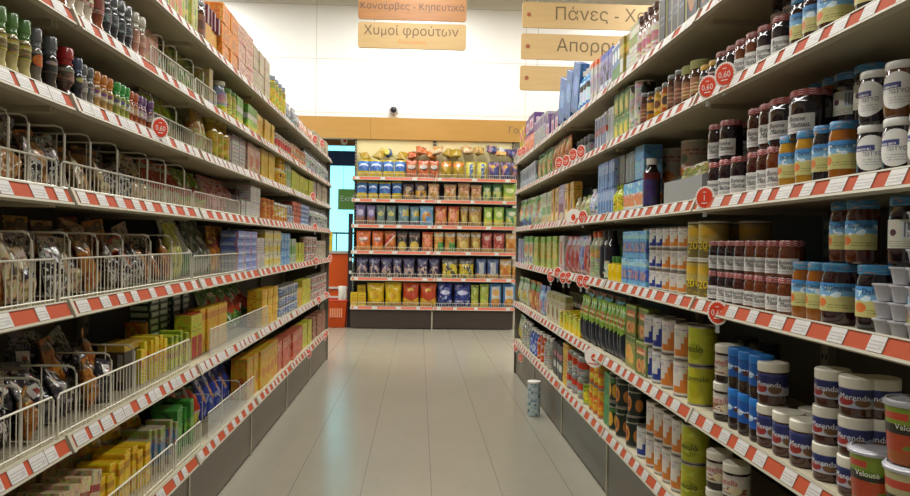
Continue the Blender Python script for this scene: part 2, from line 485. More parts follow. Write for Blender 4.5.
wl = newmat('wall_panels', '#e9e5da', .6); b = NB(wl)
tc = b.node('ShaderNodeTexCoord'); br = b.node('ShaderNodeTexBrick', offset=0.0)
mp = b.node('ShaderNodeCombineXYZ'); sp = b.node('ShaderNodeSeparateXYZ'); b.l.new(tc.outputs['Object'], sp.inputs[0])
b.l.new(b.math('ADD', sp.outputs[0], 1.66 + 3.33 * 3), mp.inputs[0]); b.l.new(b.math('ADD', sp.outputs[2], .045), mp.inputs[1]); b.l.new(mp.outputs[0], br.inputs['Vector'])
br.inputs['Scale'].default_value = 1; br.inputs['Brick Width'].default_value = 3.33; br.inputs['Row Height'].default_value = .85
br.inputs['Mortar Size'].default_value = .007; br.inputs['Mortar Smooth'].default_value = .6
br.inputs['Color1'].default_value = lin('#eae8e2'); br.inputs['Color2'].default_value = lin('#eae8e2'); br.inputs['Mortar'].default_value = lin('#bdb7aa')
b.l.new(br.outputs['Color'], b.bsdf.inputs['Base Color'])
WY = 12.02
bm = bmesh.new(); add_box(bm, -1.0, 7, WY, WY + .15, 0, 6.4); add_box(bm, -7, -3.4, WY, WY + .15, 0, 6.4); add_box(bm, -3.4, -1.0, WY, WY + .15, 3.0, 6.4)
struct('wall_back', mesh_from(bm, 'wall', wl))
bm = bmesh.new(); add_box(bm, -7, 7, -3, 15, 6.4, 6.5)
struct('ceiling', mesh_from(bm, 'ceil', solid_noise('ceiling_paint', '#dcd8cc', '#d2cec2', 3, .7)))
wp = solid_noise('side_wall_paint', '#d9d4c6', '#cfcabc', 2, .7)
bm = bmesh.new(); add_box(bm, -7.1, -7, -3, 15, 0, 6.4); struct('wall_left', mesh_from(bm, 'wall', wp))
bm = bmesh.new(); add_box(bm, 7, 7.1, -3, 15, 0, 6.4); struct('wall_right', mesh_from(bm, 'wall', wp))
# lobby beyond the opening: a wide lit shop window with a dark blind band
win = newmat('daylit_window', '#9fe4ee', .3, emit='#86e4f4', estr=2.2)
bm = bmesh.new(); add_box(bm, -3.6, -.4, 13.6, 13.63, .95, 3.3); wo = struct('window_1', mesh_from(bm, 'win', win))
bm = bmesh.new(); add_box(bm, -3.7, -.3, 13.66, 13.75, 0, 6.4); struct('wall_lobby', mesh_from(bm, 'wall', wp))
bm = bmesh.new(); add_box(bm, -3.6, -.4, 13.57, 13.60, .85, .95); obj('window_sill', mesh_from(bm, 's', M['white']), wo)

wood = newmat('pine_board', '#c99a4e', .45); b = NB(wood)
tc = b.node('ShaderNodeTexCoord')
g = b.noise(b.mapping(tc.outputs['Object'], (.7, 6, 9)), 3.2, 5, .6); g2 = b.noise(b.mapping(tc.outputs['Object'], (2, 40, 60)), 2, 2)
c = b.mix(g, lin('#ad8238'), lin('#c0934a')); c = b.mix(b.math('MULTIPLY', g2, .35), c, lin('#94682e')); b.l.new(c, b.bsdf.inputs['Base Color'])
wood2 = newmat('pale_pine_board', '#d8b878', .45); b = NB(wood2)
tc = b.node('ShaderNodeTexCoord')
g = b.noise(b.mapping(tc.outputs['Object'], (.7, 6, 9)), 3.2, 5, .6); g2 = b.noise(b.mapping(tc.outputs['Object'], (2, 40, 60)), 2, 2)
c = b.mix(g, lin('#bd9a60'), lin('#ccae7c')); c = b.mix(b.math('MULTIPLY', g2, .3), c, lin('#a98650')); b.l.new(c, b.bsdf.inputs['Base Color'])
wood3 = newmat('reddish_board', '#a9743f', .4); b = NB(wood3)
tc = b.node('ShaderNodeTexCoord'); g = b.noise(b.mapping(tc.outputs['Object'], (1, 6, 12)), 3, 5, .6)
b.l.new(b.mix(g, lin('#8a6038'), lin('#bd7f45')), b.bsdf.inputs['Base Color'])
brown = solid_noise('lintel_brown', '#8a5a32', '#7a4c28', 5, .4)

def rounded_board(w, h, d, mat, r=.03):
    bm = bmesh.new(); pts = []
    for cx_, cz_, a0 in ((w / 2 - r, h / 2 - r, 0), (-w / 2 + r, h / 2 - r, 90), (-w / 2 + r, -h / 2 + r, 180), (w / 2 - r, -h / 2 + r, 270)):
        for k in range(5):
            a = math.radians(a0 + 22.5 * k); pts.append((cx_ + r * math.cos(a), cz_ + r * math.sin(a)))
    F = [bm.verts.new((x, -d / 2, z)) for x, z in pts]; B = [bm.verts.new((x, d / 2, z)) for x, z in pts]
    bm.faces.new(F); bm.faces.new(B[::-1])
    for i in range(len(pts)): bm.faces.new((F[i], B[i], B[(i + 1) % len(pts)], F[(i + 1) % len(pts)]))
    bmesh.ops.recalc_face_normals(bm, faces=bm.faces[:])
    return mesh_from(bm, 'board', mat)

FY = 11.86
zt, zb = 3.27, 2.93
bm = bmesh.new(); add_box(bm, -4.5, -.78, FY, FY + .12, zb, zt); add_box(bm, -.777, 4.0, FY, FY + .12, zb, zt)
fa = struct('trim_1', mesh_from(bm, 'fascia', wood))
obj('fascia_lettering', text_mesh('Γαριδάκια', .14, M['ink'], None, 1.385, (zt + zb) / 2 - .03, FY - .002, center=False), fa)
bm = bmesh.new(); add_box(bm, -3.4, -.95, 12.18, 12.26, 2.86, 3.02); tr = struct('trim_2', mesh_from(bm, 'lintel', brown))
t = thing('round_sticker', 'small red and white round sticker on the brown lintel over the opening', 'sticker', (-1.22, 12.178, 2.925))
bm = bmesh.new(); bmesh.ops.create_cone(bm, cap_ends=True, segments=20, radius1=.055, radius2=.055, depth=.004, matrix=Matrix.Rotation(PI / 2, 4, 'X')); obj('sticker_disc', mesh_from(bm, 'd', M['discw']), t)
bm = bmesh.new(); bmesh.ops.create_cone(bm, cap_ends=True, segments=20, radius1=.028, radius2=.028, depth=.004, matrix=Matrix.Translation((.012, -.004, .01)) @ Matrix.Rotation(PI / 2, 4, 'X')); obj('sticker_dot', mesh_from(bm, 'd', M['discr']), t)
bm = bmesh.new(); add_box(bm, -3.4, -.9, 13.42, 13.5, 2.66, 2.92)
thing('blind_band', 'dark navy blind box across the top of the bright lobby window', 'blind', me=mesh_from(bm, 'band', newmat('navy_band', '#1d2750', .5)))
# green hanging sign in the lobby
gx0, gx1 = x_at(338, 13.2, 2.0), x_at(362, 13.2, 2.0)
g = thing('hanging_sign', 'green hanging sign with white letters in front of the lobby window', 'sign', ((gx0 + gx1) / 2 + .08, 13.2, 2.05))
obj('sign_board', rounded_board(gx1 - gx0 + .16, .36, .02, solid_noise('sign_green', '#6f9a3c', '#648e35', 4, .4), .004), g)
obj('lettering', text_mesh('Εκπτώσεις', .125, M['white'], None, -(gx1 - gx0 + .16) / 2 + .035, -.03, -.012, center=False), g)
bm = bmesh.new()
for s in (-1, 1): tube_bm(bm, [(s * .2, 0, .18), (s * .2, 0, 3.24)], .003)
obj('hanging_wire', mesh_from(bm, 'w', M['black']), g)
# lobby railing
ra = thing('railing', 'black metal railing in front of the lobby window', 'railing', (-1.35, 13.0, 0))
for nm, pts in (('top_rail', [(-.5, 0, 1.46), (.6, 0, 1.46)]), ('lower_rail', [(-.5, 0, 1.05), (.6, 0, 1.05)])):
    bm = bmesh.new(); tube_bm(bm, pts, .016, 8); obj(nm, mesh_from(bm, 'r', M['black']), ra)
for k in range(6):
    bm = bmesh.new(); tube_bm(bm, [(-.5 + .22 * k, 0, 0), (-.5 + .22 * k, 0, 1.46)], .011, 6); obj('baluster', mesh_from(bm, 'b', M['black']), ra)
# orange counter
oc = solid_noise('counter_orange', '#d2540f', '#c44c0e', 3, .35)
ct = thing('counter', 'tall orange counter with pale ledges in the opening', 'counter', (-1.33, 12.3, 0))
bm = bmesh.new(); add_box(bm, -.62, .2, 0, .5, 0, 1.12); obj('counter_body', mesh_from(bm, 'c', oc), ct)
bm = bmesh.new(); add_box(bm, -.64, .22, -.03, .5, 1.12, 1.16); obj('counter_top', mesh_from(bm, 'c', solid_noise('ledge_grey', '#b9b2a6', '#aaa397', 6, .4)), ct)
for z in (.40, .55):
    bm = bmesh.new(); add_box(bm, -.63, .21, -.02, 0, z, z + .03); obj('ledge', mesh_from(bm, 'c', M['white']), ct)
BOX('counter_pack', 'yellow packet standing on the orange counter', .2, .1, .32, '#d7b522', (('r', .2, .8, .3, .6, '#2e6fae'), ('t', .1, .9, .7, .9, 3, '#7a4a10')), name='packet', cat='packet')
q = put('counter_pack', (-1.52, 12.5, 1.16), 0, '', '', where='')
REG.pop(); q['label'] = 'yellow packet standing on the pale top of the orange counter'
# orange shopping basket with a paper sticking out
bs = thing('shopping_basket', 'orange plastic shopping basket stack in front of the counter', 'basket', (-1.24, 11.72, 0))
bm = bmesh.new()
def frus(z0, z1, a0, a1, b0, b1):
    V = [bm.verts.new(p) for p in ((-a0, -b0, z0), (a0, -b0, z0), (a0, b0, z0), (-a0, b0, z0), (-a1, -b1, z1), (a1, -b1, z1), (a1, b1, z1), (-a1, b1, z1))]
    for q in ((0, 1, 5, 4), (1, 2, 6, 5), (2, 3, 7, 6), (3, 0, 4, 7), (0, 3, 2, 1)): bm.faces.new([V[i] for i in q])
frus(.005, .42, .125, .16, .17, .21)
bmesh.ops.solidify(bm, geom=bm.faces[:], thickness=.006)
obj('basket_body', mesh_from(bm, 'b', newmat('basket_orange', '#dd5a1c', .35)), bs)
bm = bmesh.new(); tube_bm(bm, [(-.163, -.213, .42), (.163, -.213, .42), (.163, .213, .42), (-.163, .213, .42)], .011, 6, True); obj('rim', mesh_from(bm, 'b', M['discr']), bs)
bm = bmesh.new()
for k in range(7): add_box(bm, -.09 + k * .028, -.078 + k * .028, -.202, -.196, .16, .30)
obj('slot_grille', mesh_from(bm, 'b', newmat('basket_slot', '#e9a27a', .5)), bs)
bm = bmesh.new(); tube_bm(bm, [(-.15, -.02, .42), (-.14, -.02, .52), (-.05, -.02, .57), (.05, -.02, .57), (.14, -.02, .52), (.15, -.02, .42)], .006, 6); obj('handle', mesh_from(bm, 'b', M['black']), bs)
pa = thing('paper_bag', 'crumpled white paper bag sticking out of the orange basket', 'bag', (-1.16, 11.68, .36), .3, me=bag_mesh(.14, .05, .27, M['white'], 5, lumpy=.4))
# black stand beside the end shelves
bsx = x_at(350, 11.6, 1)
st = thing('display_stand', 'narrow black display stand beside the end shelves', 'stand', (bsx - .01, 11.7, 0))
bm = bmesh.new(); add_box(bm, -.035, .03, -.03, .03, 0.02, 1.75); obj('stand_post', mesh_from(bm, 's', M['black']), st)
bm = bmesh.new(); add_box(bm, -.036, .03, -.06, .06, 0, .02); obj('stand_foot', mesh_from(bm, 's', M['black']), st)
for z in (.82, 1.02):
    bm = bmesh.new(); add_box(bm, -.015, .025, -.034, -.03, z, z + .05); obj('stand_tag', mesh_from(bm, 's', M['white']), st)
# security camera above the fascia
sc_ = thing('security_camera', 'small dark dome security camera on the wall above the wooden fascia', 'camera', (x_at(393, 11.95, 3.38), 11.97, 3.28))
sc_.location.z = 3.28
bm = bmesh.new(); bmesh.ops.create_uvsphere(bm, u_segments=20, v_segments=12, radius=.075, matrix=Matrix.Translation((0, -.05, .11))); obj('dome_shell', mesh_from(bm, 'd', newmat('dome_shell', '#b7b9bc', .3), True), sc_)
bm = bmesh.new(); bmesh.ops.create_uvsphere(bm, u_segments=20, v_segments=12, radius=.055, matrix=Matrix.Translation((0, -.085, .115))); obj('lens_dome', mesh_from(bm, 'd', newmat('dome_dark', '#1b1e2c', .08), True), sc_)
bm = bmesh.new(); add_box(bm, -.03, .03, -.02, .05, .0, .12); obj('bracket', mesh_from(bm, 'd', M['white']), sc_)

# hanging signs
def hang(name, label, cx, Y, cz, w, h, mat, texts, wires, dot=None, wire_to=None):
    # wires leave the top edge of the board

    t = thing(name, label, 'sign', (cx, Y, cz), 0)
    obj('sign_board', rounded_board(w, h, .03, mat), t)
    ms = [text_mesh(s, sz, PM('ink_' + col, col, (), .6), None, x, z, -.0165, xs=k, center=ctr, res=4) for (s, sz, col, x, z, k, ctr) in texts]
    if ms: obj('lettering', join(ms), t)
    if dot:
        bm = bmesh.new(); bmesh.ops.create_cone(bm, cap_ends=True, segments=20, radius1=.026, radius2=.026, depth=.006, matrix=Matrix.Translation((dot, -.017, 0)) @ Matrix.Rotation(PI / 2, 4, 'X'))
        obj('peg', mesh_from(bm, 'p', newmat('peg_brown', '#9a4f2c', .5)), t)
    bm = bmesh.new()
    for x in wires: tube_bm(bm, [(x, 0, h / 2), (x, 0, wire_to)], .003)
    obj('hanging_wire', mesh_from(bm, 'w', newmat('wire_grey', '#8e8a80', .5)), t)
    return t
SY = 9.0
xa, xb = x_at(357, SY, 3.7), x_at(464.5, SY, 3.7); w = xb - xa; cx = (xa + xb) / 2
z1, z0 = z_at(23.5, cx, SY), z_at(49, cx, SY); hb = z1 - z0
zt2 = z_at(20.5, cx, SY)
hang('hanging_sign', 'pale wooden hanging sign, lower of two above the aisle end', cx, SY, (z0 + z1) / 2, w, hb, wood2,
     [('Χυμοί φρούτων', .155, '#6e5a44', -.01, .005, 1.0, True), ('Fruit juices', .075, '#d98f3d', 0, -.095, 1, True)], (-w * .35, w * .355), None, zt2 - (z0 + z1) / 2)
hang('hanging_sign', 'reddish brown wooden hanging sign, upper of two above the aisle end', cx, SY, zt2 + hb / 2, w, hb, wood3,
     [('Κονσέρβες - Κηπευτικά', .113, '#55483c', 0, -.03, 1.0, True)], (-w * .35, w * .355), None, 6.4 - zt2 - hb / 2)
SY = 9.6
for i, (yt, yb, texts, lab) in enumerate(((2, 27.5, [('Πάνες - Χαρτικά', .23, '#6b5838', -.54, -.055, 1.0, False)], 'top pale wooden hanging sign of three at the shelf top, with a dash'),
                                          (33.5, 59, [('Απορρυπαντικά', .23, '#6b5838', -.50, -.055, 1.0, False)], 'middle pale wooden hanging sign of three, one word showing'),
                                          (65.5, 90, [], 'lowest pale wooden hanging sign of three, no word showing'))):
    xa = x_at(520.5 - i * .7, SY, 3.5); w = 1.9; cx = xa + w / 2
    z1, z0 = z_at(yt, xa, SY), z_at(yb, xa, SY)
    hang('hanging_sign', lab, cx, SY, (z0 + z1) / 2, w, z1 - z0, wood2, texts, (-w / 2 + .22, w / 2 - .22), -w / 2 + .085, (6.4 if i == 0 else z_at((27.5, 59)[i - 1], xa, SY)) - (z0 + z1) / 2)

# ------------------------------------------------------------------ shelving
LM = {1: 2.208, 2: 1.938, 3: 1.698, 4: 1.434, 5: 1.118, 6: .734, 7: .329}
RM = {1: 2.141, 2: 1.842, 3: 1.468, 4: 1.118, 5: .72, 6: .342}
EM = {1: 2.28, 2: 1.945, 3: 1.555, 4: 1.16, 5: .758, 6: .32}
SURF = .014
LX, RX, EY = -.98, .98, 11.44
ORD = ['', 'first', 'second', 'third', 'fourth', 'fifth', 'sixth', 'seventh', 'eighth', 'ninth', 'tenth', 'eleventh', 'twelfth', 'thirteenth', 'fourteenth', 'fifteenth', 'sixteenth', 'seventeenth', 'eighteenth', 'nineteenth', 'twentieth']
SHN = {'L': {1: 'top', 2: 'second', 3: 'third', 4: 'fourth', 5: 'fifth', 6: 'sixth', 7: 'bottom'},
       'R': {1: 'top', 2: 'second', 3: 'third', 4: 'fourth', 5: 'fifth', 6: 'bottom'},
       'E': {1: 'top', 2: 'second', 3: 'third', 4: 'fourth', 5: 'fifth', 6: 'bottom'}}
TICK = {}
def ticket_mesh(w):
    if w not in TICK:
        bm = bmesh.new(); add_box(bm, -w / 2, w / 2, -.0012, .0012, -.0185, .0185)
        bm.normal_update(); uvl = bm.loops.layers.uv.verify()
        for f in bm.faces:
            for lp in f.loops: lp[uvl].uv = (lp.vert.co.x / w + .5, lp.vert.co.z / .037 + .5)
        TICK[w] = mesh_from(bm, 'ticket', M['ticket'])
    return TICK[w]

def unit(label, loc, rz, W, mids, D, orange_share, strip, plinth, group, backtop=None, endpost=False, backmat=None):
    t = thing('shelving_unit', label, 'shelves', loc, rz, group)
    zs = sorted(mids.values()); lowz = zs[0]; top = backtop or zs[-1] + .16
    if endpost:
        e = 1 if endpost > 0 else -1
        bm = bmesh.new(); add_box(bm, min(e * W / 2, e * (W / 2 + .018)), max(e * W / 2, e * (W / 2 + .018)), .012, D + .02, 0, zs[-1] + .02); obj('side_panel', mesh_from(bm, 'b', M['back']), t)
    if backtop:
        bm = bmesh.new(); add_box(bm, -W / 2, W / 2, D - .004, D, 0, zs[-1] + .05); obj('lower_back', mesh_from(bm, 'b', newmat('dark_back', '#3a3540', .6)), t)
    bm = bmesh.new(); add_box(bm, -W / 2, W / 2, D, D + .02, 0, top); obj('back_panel', mesh_from(bm, 'b', backmat or M['back']), t)
    um = M['black'] if backtop else M['lip']
    for s in (-1, 1):
        bm = bmesh.new(); x = s * (W / 2 - .012); add_box(bm, x - .012, x + .012, D - .03, D, 0, top)
        for k in range(int(top / .05)): add_box(bm, x - .004, x + .004, D - .032, D - .029, k * .05 + .02, k * .05 + .04, 1)
        obj('upright', mesh_from(bm, 'u', [um, M['backcream'] if backtop else M['black']]), t)
    if endpost and endpost > 0:
        bm = bmesh.new(); x = W / 2 - .012; add_box(bm, x - .01, x + .012, .06, .1, 0, top - .2)
        for k in range(int((top - .2) / .05)): add_box(bm, x - .002, x + .006, .057, .061, k * .05 + .02, k * .05 + .04, 1)
        obj('slotted_post', mesh_from(bm, 'u', [M['lip'], M['black']]), t)
    bm = bmesh.new(); add_box(bm, -W / 2 + .001, W / 2 - .023, .03, .05, .015, lowz - .026); obj('plinth', mesh_from(bm, 'p', plinth), t)
    bm = bmesh.new(); add_box(bm, W / 2 - .023, W / 2 - .001, .024, .05, .0, lowz - .026); obj('plinth_joint', mesh_from(bm, 'p', M['lip']), t)
    rng = random.Random(label)
    for k, mz in sorted(mids.items()):
        bm = bmesh.new(); sz = mz + SURF
        add_box(bm, -W / 2 + .002, W / 2 - .002, .012, D - .032, sz - .028, sz)
        add_box(bm, -W / 2 + .002, -W / 2 + .02, .05, D - .04, sz - .045, sz - .028); add_box(bm, W / 2 - .02, W / 2 - .002, .05, D - .04, sz - .045, sz - .028)
        obj('shelf', mesh_from(bm, 's', M['shelf']), t)
        bm = bmesh.new(); add_box(bm, -W / 2 + .002, W / 2 - .002, 0, .012, -.027, .024)
        add_box(bm, -W / 2 + .002, W / 2 - .002, -.004, 0, -.027, -.020); add_box(bm, -W / 2 + .002, W / 2 - .002, -.004, 0, .0195, .024)
        add_box(bm, -W / 2 + .002, -W / 2 + .02, -.009, 0, -.029, .026)
        add_box(bm, -W / 2 + .016, W / 2 - .004, -.0012, .0005, -.0195, .0195, 1)
        ra = obj('price_rail', mesh_from(bm, 'r', [M['lip'], strip]), t, (0, .0, mz), (-.42, 0, 0))
        x = -W / 2 + .02 + rng.random() * .04; p = orange_share[k]
        while x < W / 2 - .06:
            run = rng.choice((1, 1, 2)) if p < .45 else 1
            if p > .8: run = 1
            for _ in range(run):
                w = rng.choice((.055, .065, .075))
                if x + w > W / 2 - .01: break
                tk = obj('price_ticket', ticket_mesh(w), ra, (x + w / 2, -.0028, 0)); x += w + .004
            w_avg = .07 * run
            x += max(.008, w_avg * p / (1 - p) * rng.uniform(.55, 1.45))
    return t

W = 1.25
LP_ = {1: .35, 2: .42, 3: .25, 4: .5, 5: .58, 6: .25, 7: .55}
RP_ = {1: .35, 2: .45, 3: .45, 4: .5, 5: .5, 6: .5}
for i in range(6):
    y0 = .92 + W * i
    unit('cream shelving bay on spice side, %s from near end' % ORD[i + 1], (LX, y0 + W / 2, 0), PI / 2, W, LM, .52, LP_, M['orange'], M['plinth'], 'shelving bays of the spice side', endpost=(1 if i == 5 else 0))
for i in range(5):
    y0 = 1.40 + W * i
    unit('cream shelving bay on jam side, %s from near end' % ORD[i + 1], (RX, y0 + W / 2, 0), -PI / 2, W, RM, .52, RP_, M['orange'], M['plinth'], 'shelving bays of the jam side', endpost=(-1 if i == 4 else 0))
for i, lab in enumerate(('end shelving bay with orange rails, beside the opening', 'end shelving bay with orange rails, away from the opening')):
    unit(lab, (-1.02 + W / 2 + W * i, EY, 0), 0, W, EM, .46, {k: .82 for k in EM}, M['orangeb'], M['plinthd'], 'end shelving bays', backtop=2.93, backmat=M['backcream'])

# ------------------------------------------------------------------ products of the jam side
ging = PM('gingham_lid', '#c9a09a', (('ck', 22, 6, '#8f1f22'), ('t', 0, 1, 0, 1, 3, '#7a1f22')), .35)
blid = PM('blue_lid', '#2f6f9c', (('n', 5, .52, '#4f8fb4'), ('n', 7, .64, '#d8862c')), .35)
wlid = newmat('white_metal_lid', '#c9c6be', .3)
clothlid = solid_noise('cloth_lid', '#b9b77e', '#8f8f55', 40, .8)
ylid = newmat('yellow_lid', '#c79a3c', .35)
bm_l = lambda k: PM('script_label_' + k, '#c9c6c0', (('t', .08, .92, .12, .45, 2, '#8a878c'), ('r', .3, .7, .05, .09, '#b5a0a0')), .5)
sea = PM('sea_label', '#c9c28a', (('hill', .55, .06, '#b8b06e'), ('b', .55, .8, '#6fa0c4'), ('b', .8, 1, '#3f7fb4'), ('nr', 0, 1, .5, .85, 4, .56, '#c8d8e0'), ('e', .2, .3, .14, .16, '#c96a28'), ('t', .35, .95, .12, .3, 2, '#7a7440')), .45)
sea2 = PM('pale_back_label', '#c5c3b4', (('r', .45, .95, .35, .95, '#b9c0c8'), ('s', .5, .9, .4, .9, 12, '#6b6b70'), ('t', .05, .95, .06, .3, 3, '#8c8a60'), ('e', .22, .55, .1, .12, '#4a1f2e')), .5)
wz = PM('round_white_label', '#d4d2cb', (('t', .3, .8, .16, .36, 3, '#9b99a0'), ('r', .0, .62, .56, .72, '#3a3f78'), ('t', .05, .55, .58, .7, 1, '#d4d2cb')), .5)
for key, look, body in (('bmd', 'dark gingham-lidded jam jar', '#1d0d14'), ('bma', 'amber gingham-lidded jam jar', '#5e2a0c'), ('bmr', 'red-brown gingham-lidded jam jar', '#3a120c')):
    JAR(key, look, .0385, .132, body, ging, bm_l('a'), (.1, .52), 1.0, .016, letters=[('Bonne', .02, '#3b3b46', -.004, .36, .3), ('Maman', .02, '#3b3b46', .004, .24, .3)])
    JAR(key + 's', 'small ' + look, .036, .104, body, ging, bm_l('a'), (.1, .52), 1.0, .014, letters=[('Bonne', .017, '#3b3b46', -.004, .36, .3), ('Maman', .017, '#3b3b46', .004, .24, .3)])
JAR('bmw', 'wide dark gingham-lidded jar', .058, .135, '#1a0c12', ging, bm_l('a'), (.12, .5), .8, .016, letters=[('Bonne', .02, '#3b3b46', -.004, .36, .3), ('Maman', .02, '#3b3b46', .004, .24, .3)])
for key, look, body in (('sea_amber', 'amber jar with seaside label', '#8a4d0a'), ('sea_red', 'dark red jar with seaside label', '#2a0a0c'), ('sea_dark', 'black cherry jar with seaside label', '#120a10'), ('sea_honey', 'yellow jar with seaside label', '#a5761a'), ('sea_brown', 'brown jar with seaside label', '#4a1d0a')):
    JAR(key, look, .0375, .152, body, blid, sea, (.22, .68), 1.25, .018, letters=[('Dalmatia', .0155, '#2a2f3a', .005, .56, 0)])
    JAR(key + '_w', 'wide ' + look, .052, .152, body, blid, sea, (.22, .68), 1.2, .018, letters=[('Dalmatia', .02, '#2a2f3a', .005, .56, 0)])
JAR('sea_back', 'amber jar with barcode label outward', .0375, .152, '#7a3d0a', blid, sea2, (.25, .66), .9, .018)
JAR('sea_backd', 'dark jar with barcode label outward', .045, .152, '#150a12', blid, sea2, (.25, .66), 1.0, .018)
JAR('wz_dark', 'dark jar with round white label', .0375, .123, '#120a16', wlid, wz, (.14, .80), 1, .015, round_label=True, letters=[('ΖΩΤΥΟ', .0125, '#3b3a50', .004, .42, 0)])
JAR('wz_amber', 'amber jar with round white label', .0375, .123, '#5a3210', wlid, wz, (.14, .80), 1, .015, round_label=True, letters=[('ΖΩΤΥΟ', .0125, '#3b3a50', .004, .42, 0)])
JAR('honey', 'honey jar with dark lid', .033, .15, '#9a6214', newmat('dark_lid', '#3a332c', .3), PM('honey_label', '#2a211a', (('r', .2, .8, .2, .8, '#c08a2e'),), .5), (.35, .75), 1.2)
JAR('honey_or', 'orange honey jar with pale lid', .033, .15, '#a0480e', M['grey_lid'], PM('honey_label2', '#c48a30', (('e', .5, .5, .25, .3, '#3a2010'),), .5), (.3, .7), 1.2)
JAR('honey_y', 'yellow honey jar with pale lid', .033, .15, '#b58a10', M['grey_lid'], PM('honey_label3', '#d0a848', (('e', .5, .5, .25, .3, '#6a3a10'),), .5), (.3, .7), 1.2)
JAR('honey_br', 'brown syrup jar with pale lid', .033, .165, '#4a1e0c', M['grey_lid'], PM('honey_label4', '#6b3a20', (('t', .1, .9, .2, .8, 3, '#b08a60'),), .5), (.2, .7), 1.3)
JAR('cloth', 'brown jar with tied cloth top', .04, .16, '#4a2410', clothlid, PM('cloth_label', '#8a5a34', (('t', .1, .9, .2, .8, 3, '#d0b080'),), .5), (.2, .6), 1.2, .03, lidr=1.1)
JAR('ylidjar', 'small jar with yellow lid', .035, .12, '#2c2024', ylid, PM('ylid_label', '#a89a90', (('r', .1, .9, .5, .9, '#5c2a3a'),), .5), (.15, .65), 1.2)
# coffee and boxes of the top shelf
cf = [('b', .88, 1, '#c9c3a0'), ('r', .0, .1, 0, .84, '#c4bd93'), ('t', .3, .9, .4, .6, 2, '#6f7a8c')]
BOX('coffee_dark', 'dark navy coffee carton, cream edge', .085, .1, .25, '#14161d', cf, name='coffee_box', cat='box')
BOX('coffee_or', 'orange and black coffee carton', .12, .1, .24, '#b06a26', (('hill', .35, .12, '#23222c'), ('r', 0, .12, 0, 1, '#cfc4a0'), ('e', .55, .68, .25, .14, '#d39a3c'), ('t', .2, .9, .85, .95, 1, '#f0e0c0')), name='coffee_box', cat='box')
BOX('coffee_yel', 'yellow and brown coffee carton', .1, .1, .24, '#c59d2c', (('hill', .3, .1, '#3a2414'), ('e', .5, .66, .28, .15, '#8a4a18'), ('r', 0, .1, 0, 1, '#ddd0a8')), name='coffee_box', cat='box')
CAN('yel_tin', 'large yellow-lidded drum', .075, .16, '#bfae5c', (('b', .6, 1, '#c2a51d'), ('t', .1, .9, .15, .5, 3, '#6a5a28')), lid='cream_lid')
plainbottle('pink_bot', 'brown-capped bottle with pink label', .036, .24, '#6a4a3c', newmat('brown_cap', '#4a3028', .3), PM('pinklab', '#cfc3bd', (('t', .1, .9, .2, .8, 4, '#b05a5c'), ('r', .3, .7, .4, .7, '#b5727a')), .5), (.1, .62), neck=.75)
BOX('whitegreen', 'white carton with green band', .085, .085, .23, '#c9c8b8', (('b', .55, .75, '#8a9a4c'), ('t', .1, .9, .15, .5, 4, '#9a9a98'), ('b', .9, 1, '#a8a67c')))
BOX('olive_box', 'olive carton with pale panel', .09, .085, .22, '#8f7f2e', (('r', .15, .85, .2, .5, '#c8cbd0'), ('b', .6, .8, '#c0a440')))
BOX('blue_milk', 'blue and green milk carton', .08, .08, .22, '#5f7fa0', (('r', .1, .9, .1, .45, '#55803f'), ('e', .5, .7, .3, .14, '#d8dde0'), ('b', .93, 1, '#c9cdd2')))
BOX('purple_milk', 'violet carton with dark cow patches', .085, .08, .24, '#8d86b4', (('nr', 0, 1, .3, .75, 4, .5, '#26242e'), ('b', .86, 1, '#4f5fb0'), ('nr', 0, 1, 0, .3, 5, .5, '#c8cdd8')))
BOX('orangetop', 'white carton with orange top', .09, .08, .25, '#b7aeb0', (('b', .86, 1, '#d0622a'), ('e', .5, .45, .35, .2, '#8a7a9a')))
plainbottle('ltblue_bot', 'light blue bottle with white cap', .042, .27, '#3f86b8', wlid, PM('ltblue', '#3a7fc0', (('e', .5, .5, .2, .3, '#c8dcea'), ('b', .75, 1, '#55504c')), .4), (.08, .62), neck=.5)
BOX('bigblue', 'large blue leaning carton', .22, .06, .33, '#34609c', (('n', 4, .6, '#4f7cb4'), ('e', .5, .55, .3, .2, '#6a90c4'), ('b', 0, .1, '#284678')))
BOX('violetpack', 'violet carton with pale window', .14, .09, .17, '#5a3a74', (('r', .2, .8, .2, .75, '#c9b8c0'), ('e', .5, .45, .2, .2, '#b05a78')))
BOX('yelpack', 'yellow carton with pink flash', .13, .09, .16, '#cdbb3a', (('dg', .6, .8, .18, '#c85a78'), ('t', .1, .9, .1, .3, 2, '#5a4a20')))
BOX('pinkpack', 'pink carton with orange flash', .13, .09, .18, '#c46a70', (('dg', -.5, .3, .15, '#d8843a'), ('t', .1, .9, .7, .9, 2, '#f0d8d0')))
BOX('silverpack', 'silver carton with dark print', .09, .09, .25, '#a2a3a4', (('t', .1, .9, .1, .6, 5, '#5a5a68'), ('r', .1, .9, .65, .9, '#6a4a80')))
